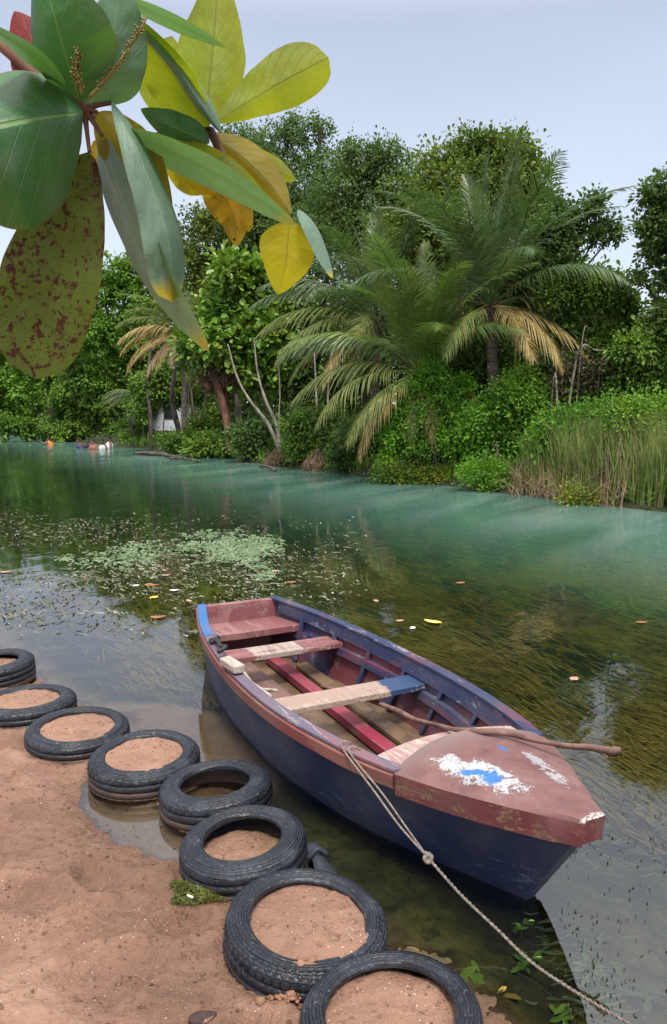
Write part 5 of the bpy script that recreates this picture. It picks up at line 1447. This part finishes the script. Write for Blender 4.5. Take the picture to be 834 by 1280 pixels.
# bathers sitting in the shallows, and a swimmer
def person(px, py, label, skin, cloth, yaw, lean=.15, arm='down', h=1.):
    c = at(px, py, 0)
    root = thing('person', label, 'person', (c[0], c[1], -.28), yaw, 'bathers in the river')
    J = [((0, 0, 0), .13), ((0, lean * .4, .22), .125), ((0, lean, .45), .15), ((0, lean * 1.1, .56), .06), ((0, lean * 1.1 + .02, .66), .085), ((0, lean * 1.1 + .03, .76), .075)]
    E = [(0, 1), (1, 2), (2, 3), (3, 4), (4, 5)]
    for s in (-1, 1):
        k = len(J)
        if arm == 'up': a = [((s * .17, lean, .48), .06), ((s * .34, lean + .12, .42), .045), ((s * .30, lean + .34, .50), .035), ((s * .29, lean + .42, .52), .03)]
        else: a = [((s * .17, lean, .48), .06), ((s * .25, lean + .05, .24), .045), ((s * .20, lean + .25, .12), .035), ((s * .18, lean + .33, .11), .03)]
        l = [((s * .10, .05, -.01), .10), ((s * .16, .42, .10), .07), ((s * .15, .72, -.12), .05), ((s * .15, .84, -.12), .035)]
        J += a + l
        E += [(2, k), (k, k + 1), (k + 1, k + 2), (k + 2, k + 3), (0, k + 4), (k + 4, k + 5), (k + 5, k + 6), (k + 6, k + 7)]
    me = bpy.data.meshes.new('body'); me.from_pydata([j[0] for j in J], E, []); me.materials.append(skin)
    o = obj('body', me, root)
    sk = o.modifiers.new('skin', 'SKIN'); sk.use_smooth_shade = True
    for v, j in zip(me.skin_vertices[0].data, J): v.radius = (j[1], j[1])
    me.skin_vertices[0].data[0].use_root = True
    ss = o.modifiers.new('sub', 'SUBSURF'); ss.levels = 2; ss.render_levels = 2
    mb = MB(); mb.tube([(0, .0, .06), (0, lean * .4, .22), (0, lean * .9, .42), (0, lean * 1.05, .53)], [.165, .16, .19, .085], 14); s_ = mb.build('shirt', [cloth], o)
    s_.scale = (1.12, .95, 1)
    import bmesh
    bm = bmesh.new(); bmesh.ops.create_uvsphere(bm, u_segments=14, v_segments=10, radius=.098)
    for v in bm.verts: v.co = Vector((v.co.x * .95, v.co.y + lean * 1.1 - .012, v.co.z * .95 + .745))
    bmesh.ops.delete(bm, geom=[v for v in bm.verts if v.co.z < .70 and v.co.y > lean * 1.1], context='VERTS')
    me = bpy.data.meshes.new('hair'); bm.to_mesh(me); bm.free(); me.materials.append(M['hair'])
    for p_ in me.polygons: p_.use_smooth = True
    obj('hair', me, o); root.scale = (h,) * 3
    return root


person(103, 560, 'bather in a blue shirt, leftmost of the group sitting in the shallows', M['skin'], M['cloth_blue'], 2.6, .2)
person(110, 560, 'dark-haired bather in navy just right of the blue shirt', M['skin'], M['cloth_navy'], 3.3, .1)
person(119, 562, 'bather in a pinkish top in the middle of the group', M['skin2'], M['cloth_pinkred'], 2.9, .15)
person(128, 562, 'bather in a white shirt sitting in the shallows', M['skin'], M['cloth_white'], 3.4, .1)
person(137, 560, 'bather with white clothes at the right end, sitting higher', M['skin'], M['cloth_white'], 2.2, .0, h=1.12)
person(66, 556, 'swimmer in orange apart from the group, at far left', M['skin2'], M['cloth_orange'], 1.4, .25, 'up', .9)

# ================================================================== NEAR ALMOND BRANCH
almond = thing('almond_branch', 'almond tree branch of big green, yellow and red-spotted leaves hanging over the camera', 'branch', P(105, 135, 1.02))
AO = P(105, 135, 1.02)
def almond_leaf(pts, wl, wr, mat, dl=.0, dr=.0, curl=.0, prof='obo', wave=.004, lab=None, nl=30, ns=14):
    """pts: midrib [(px,py,Y)]; wl/wr: photo px half widths (left/right of the midrib's direction) at the widest; dl/dr: depth of the blade's edges against the midrib (m)"""
    w3 = smooth_path([P(*p) for p in pts], nl); sd = rng.uniform(0, 50)
    d0 = np.array(pts, float); p2 = smooth_path(np.array([(p[0], p[1], 0) for p in pts]), nl)
    Ys = np.interp(np.linspace(0, 1, nl), np.linspace(0, 1, len(pts)), [p[2] for p in pts])
    V = []; UV = []
    for i in range(nl):
        t = i / (nl - 1)
        tg = p2[min(i + 1, nl - 1)] - p2[max(i - 1, 0)]; tg = tg[:2] / (np.linalg.norm(tg[:2]) + 1e-9); nr_ = np.array((tg[1], -tg[0]))  # photo-left of travel
        if prof == 'obo': f = (t ** .75) * (1 - t ** 5.5) ** .55 * 1.08 + .02 * (1 - t)
        elif prof == 'wide': f = (t ** .62) * (1 - t ** 4.2) ** .5 * 1.12 + .01
        elif prof == 'ell': f = math.sin(math.pi * t ** .85) ** .75 + .01
        else: f = math.sin(math.pi * t ** .9) ** .6
        for j in range(ns + 1):
            s = -1 + 2 * j / ns
            w = (wl if s < 0 else wr) * f; dd = (dl if s < 0 else dr) * f
            e = abs(s)
            off = nr_ * (-s) * w * 1.0
            q = p2[i][:2] + off
            Yy = Ys[i] + dd * e ** 1.3 + curl * f * (math.sin(e * 2.4)) * .5 + wave * f * e * (noise.noise(Vector((t * 5, s * 1.3, sd))) * 2) + .0025 * math.sin((t * 9 - e * 1.2) * 6.28) * e * (1 - e) * 2 * f
            wob = 1 + .05 * noise.noise(Vector((t * 7, (s > 0) * 5, sd + 3))) * (e > .9)
            q = p2[i][:2] + off * wob
            V.append(P(q[0], q[1], Yy) - AO); UV.append(((s + 1) / 2, t))
    m = ns + 1
    Fs = [(i * m + j, i * m + j + 1, (i + 1) * m + j + 1, (i + 1) * m + j) for i in range(nl - 1) for j in range(ns)]
    o = obj('leaf', mesh_from('leaf', V, Fs, [AL[mat]], uv=UV), almond)
    # petiole rib along the underside of the midrib
    if lab: o['label'] = lab
    return o


almond_leaf([(104, 141, 1.02), (60, 146, .98), (0, 156, .95), (-70, 175, .95), (-120, 200, .98)], 132, 62, "green", dl=.06, dr=.07, prof="ell", wave=.014)          # big left leaf
almond_leaf([(112, 190, 1.06), (92, 260, 1.06), (70, 350, 1.07), (45, 474, 1.09)], 70, 88, "spotted", dl=-.01, dr=.02, wave=.008, prof="wide", lab='leaf with dark red spots')
almond_leaf([(100, 128, 1.03), (85, 80, 1.0), (68, 20, .97), (50, -60, .96)], 36, 66, 'green', dl=.03, dr=-.03, wave=.006, prof='ell')
almond_leaf([(112, 132, 1.03), (122, 100, 1.01), (140, 45, .99), (150, -30, .98)], 46, 54, 'silver', dl=.02, dr=.04, wave=.006, prof='ell')
almond_leaf([(78, 104, 1.08), (55, 88, 1.09), (38, 55, 1.1), (18, 14, 1.12)], 34, 38, 'red', dl=.0, dr=.01, prof='ell', lab='red leaf')
almond_leaf([(82, 106, 1.0), (50, 78, .98), (20, 55, .96), (-30, 22, .95)], 11, 12, 'green', dl=.06, dr=-.05, prof='ell')
almond_leaf([(140, -8, 1.06), (190, 14, 1.05), (240, 38, 1.04), (284, 60, 1.03)], 9, 11, 'silver', dl=-.06, dr=.05, prof='ell')
almond_leaf([(258, 150, 1.14), (262, 100, 1.15), (268, 40, 1.17), (274, -40, 1.2)], 46, 42, 'ygreen', dl=.02, dr=.02, wave=.006, prof='ell')
almond_leaf([(270, 153, 1.13), (310, 128, 1.14), (355, 102, 1.15), (411, 72, 1.17)], 52, 46, 'ygreen', dl=.01, dr=.02, wave=.006)
almond_leaf([(262, 158, 1.10), (228, 110, 1.09), (190, 60, 1.08), (150, 8, 1.07)], 36, 22, 'ygreen', dl=.03, dr=-.02, wave=.008, prof='ell')
almond_leaf([(276, 166, 1.08), (248, 128, 1.06), (216, 82, 1.05), (160, 22, 1.04)], 6, 15, 'silver', dl=.02, dr=.06, prof='ell')
almond_leaf([(255, 168, 1.17), (225, 120, 1.18), (205, 85, 1.19), (215, 45, 1.2)], 40, 40, 'ygreen', dl=.02, dr=.02, wave=.008, prof='ell')
almond_leaf([(262, 178, 1.09), (235, 166, 1.08), (205, 152, 1.07), (176, 136, 1.06)], 18, 20, 'green', dl=.02, dr=-.01, prof='ell')
almond_leaf([(122, 140, 1.03), (155, 170, 1.03), (185, 205, 1.04), (215, 262, 1.05)], 24, 40, 'ochre', dl=.0, dr=.03, wave=.006, prof='ell')
almond_leaf([(140, 128, 1.0), (172, 190, .98), (208, 290, .98), (216, 378, 1.0)], 24, 42, 'silver', dl=.05, dr=-.02, wave=.008, prof='obo')
almond_leaf([(128, 170, 1.05), (150, 240, 1.04), (200, 350, 1.03), (262, 440, 1.04)], 20, 22, 'silver', dl=-.06, dr=.05, prof='lan')
almond_leaf([(135, 180, 1.09), (152, 230, 1.08), (178, 300, 1.07), (205, 370, 1.07)], 16, 20, 'green', dl=.05, dr=.02, prof='lan')
almond_leaf([(150, 162, 1.02), (215, 190, 1.01), (290, 228, 1.0), (371, 282, 1.0)], 17, 22, 'silver', dl=-.05, dr=.06, prof='lan')
almond_leaf([(205, 178, 1.09), (240, 190, 1.09), (290, 215, 1.09), (345, 262, 1.1)], 16, 22, 'ygreen', dl=.0, dr=.03, prof='ell')
almond_leaf([(264, 170, 1.12), (300, 195, 1.12), (335, 228, 1.12), (364, 268, 1.12)], 24, 22, 'ochre', dl=.02, dr=.02, prof='ell')
almond_leaf([(285, 180, 1.15), (315, 198, 1.15), (345, 212, 1.16), (370, 226, 1.16)], 16, 18, 'ygreen', dl=.01, dr=.01, prof='ell')
almond_leaf([(362, 276, 1.10), (360, 300, 1.10), (357, 330, 1.10), (348, 368, 1.11)], 35, 35, 'yellow', dl=.01, dr=.015, prof='ell', lab='small bright yellow leaf')
almond_leaf([(372, 262, 1.11), (388, 285, 1.10), (402, 315, 1.10), (416, 348, 1.1)], 8, 10, 'silver', dl=.03, dr=-.03, prof='lan')
almond_leaf([(262, 215, 1.14), (275, 240, 1.14), (292, 270, 1.15), (296, 308, 1.16)], 26, 24, 'tatter', dl=.01, dr=.01, prof='ell', wave=.015, lab='tattered brown-spotted leaf')
almond_leaf([(225, 190, 1.13), (245, 205, 1.13), (268, 225, 1.14), (285, 250, 1.15)], 22, 24, 'yellow', dl=.01, dr=.01, prof='ell', wave=.01)
almond_leaf([(275, 235, 1.17), (290, 250, 1.17), (305, 268, 1.17), (312, 290, 1.18)], 14, 14, 'tatter', dl=.0, dr=.0, prof='ell', wave=.012)
almond_leaf([(118, 175, 1.10), (125, 195, 1.10), (132, 215, 1.11), (136, 240, 1.12)], 10, 12, 'tatter', dl=.0, dr=.0, prof='ell')
almond_leaf([(205, 195, 1.12), (225, 215, 1.12), (240, 232, 1.12), (256, 242, 1.12)], 18, 16, 'yellow', dl=.01, dr=.01, prof='ell', wave=.01)

mb = MB()
def T(*pts): return smooth_path([P(*p) - AO for p in pts], 22)
mb.tube(T((-420, -330, 1.5), (-180, -120, 1.25), (20, 70, 1.10), (98, 128, 1.05), (108, 140, 1.03)), [.02, .014, .009, .0075, .008], 10, wob=.2)
mb.tube(T((60, 100, 1.08), (150, 165, 1.12), (215, 170, 1.13), (262, 162, 1.12)), [.008, .007, .006, .007], 9, wob=.25)
mb.tube(T((262, 162, 1.12), (290, 215, 1.11), (320, 252, 1.10), (362, 272, 1.10)), [.006, .005, .0055, .003], 9, wob=.25)
for (x, y) in ((104, 141), (112, 190), (100, 128), (112, 132), (78, 104), (122, 140), (128, 170), (140, 128)):
    mb.tube(T((105, 135, 1.035), ((x + 105) / 2, (y + 135) / 2, 1.03), (x, y, 1.03)), [.005, .003, .0025], 6)
mb.build('twig', [M['red_bark']], almond)
for path, lab in ((((112, 122, 1.0), (140, 90, .985), (165, 55, .975), (185, 20, .97)), None), (((103, 118, 1.0), (97, 95, .99), (95, 78, .985), (100, 64, .98)), None)):
    mb = MB(); p_ = T(*path); mb.tube(p_, [.0022, .0015, .0008], 6)
    for i in range(3, 21):
        for _ in range(3):
            d = rand_dirs(1)[0] * rng.uniform(.003, .008); mb.tube([p_[i], p_[i] + d], [.0006, .0005], 4); 
            c = p_[i] + d; mb.box(c, (.002, .002, .002), 0, Matrix.Rotation(rng.uniform(0, 3), 3, (1, 1, 0)))
    mb.build('flower_spike', [simple_mat('flower_spike', (.16, .11, .03), (.30, .25, .07), 60, .7)], almond)

# ================================================================== LIGHT
ELEV, AZ = 60.0, 172.0     # the bright part of an overcast sky: high, from behind the camera (compass degrees, clockwise from +Y)
w = bpy.data.worlds.new('World'); scene.world = w; w.use_nodes = True
nt = w.node_tree; nt.nodes.clear(); g = N(nt)
sky = g.n('ShaderNodeTexSky', sky_type='NISHITA', sun_disc=False, sun_elevation=R(ELEV), sun_rotation=R(AZ), air_density=1.2, dust_density=1.5)
gen = g.n('ShaderNodeTexCoord').outputs['Generated']
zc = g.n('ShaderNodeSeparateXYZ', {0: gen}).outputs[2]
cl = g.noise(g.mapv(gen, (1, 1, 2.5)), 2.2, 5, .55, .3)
cloud = g.ramp(zc, [(.0, (5.9, 6.5, 7.4)), (.22, (5.0, 5.6, 6.9)), (.42, (3.75, 4.2, 5.3)), (.62, (9., 9., 9.6)), (1., (17., 16.8, 16.2))])  # upper stops brightened, out of view overhead, to light the scene
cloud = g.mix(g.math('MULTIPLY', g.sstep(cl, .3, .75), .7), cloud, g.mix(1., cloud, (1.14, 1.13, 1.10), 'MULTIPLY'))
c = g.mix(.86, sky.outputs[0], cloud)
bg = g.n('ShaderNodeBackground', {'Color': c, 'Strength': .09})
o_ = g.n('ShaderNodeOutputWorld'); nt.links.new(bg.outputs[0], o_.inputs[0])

sun = bpy.data.lights.new('sun', 'SUN'); sun.energy = 2.2; sun.angle = R(12); sun.color = (1, .95, .88)
so = bpy.data.objects.new('sun', sun); COL.objects.link(so)
dirv = Vector((math.sin(R(AZ)) * math.cos(R(ELEV)), math.cos(R(AZ)) * math.cos(R(ELEV)), math.sin(R(ELEV))))
so.rotation_euler = (-dirv).to_track_quat('-Z', 'Y').to_euler(); so.location = tuple(dirv * 30)

vs = scene.view_settings; vs.view_transform = 'Standard'; vs.look = 'None'; vs.gamma = 1; vs.exposure = .75; vs.use_curve_mapping = False
cy = scene.cycles
cy.use_denoising = True
try: cy.denoiser = 'OPENIMAGEDENOISE'
except Exception: pass
cy.max_bounces = 8; cy.diffuse_bounces = 3; cy.glossy_bounces = 3; cy.transmission_bounces = 4; cy.transparent_max_bounces = 12
cy.caustics_reflective = False; cy.caustics_refractive = False
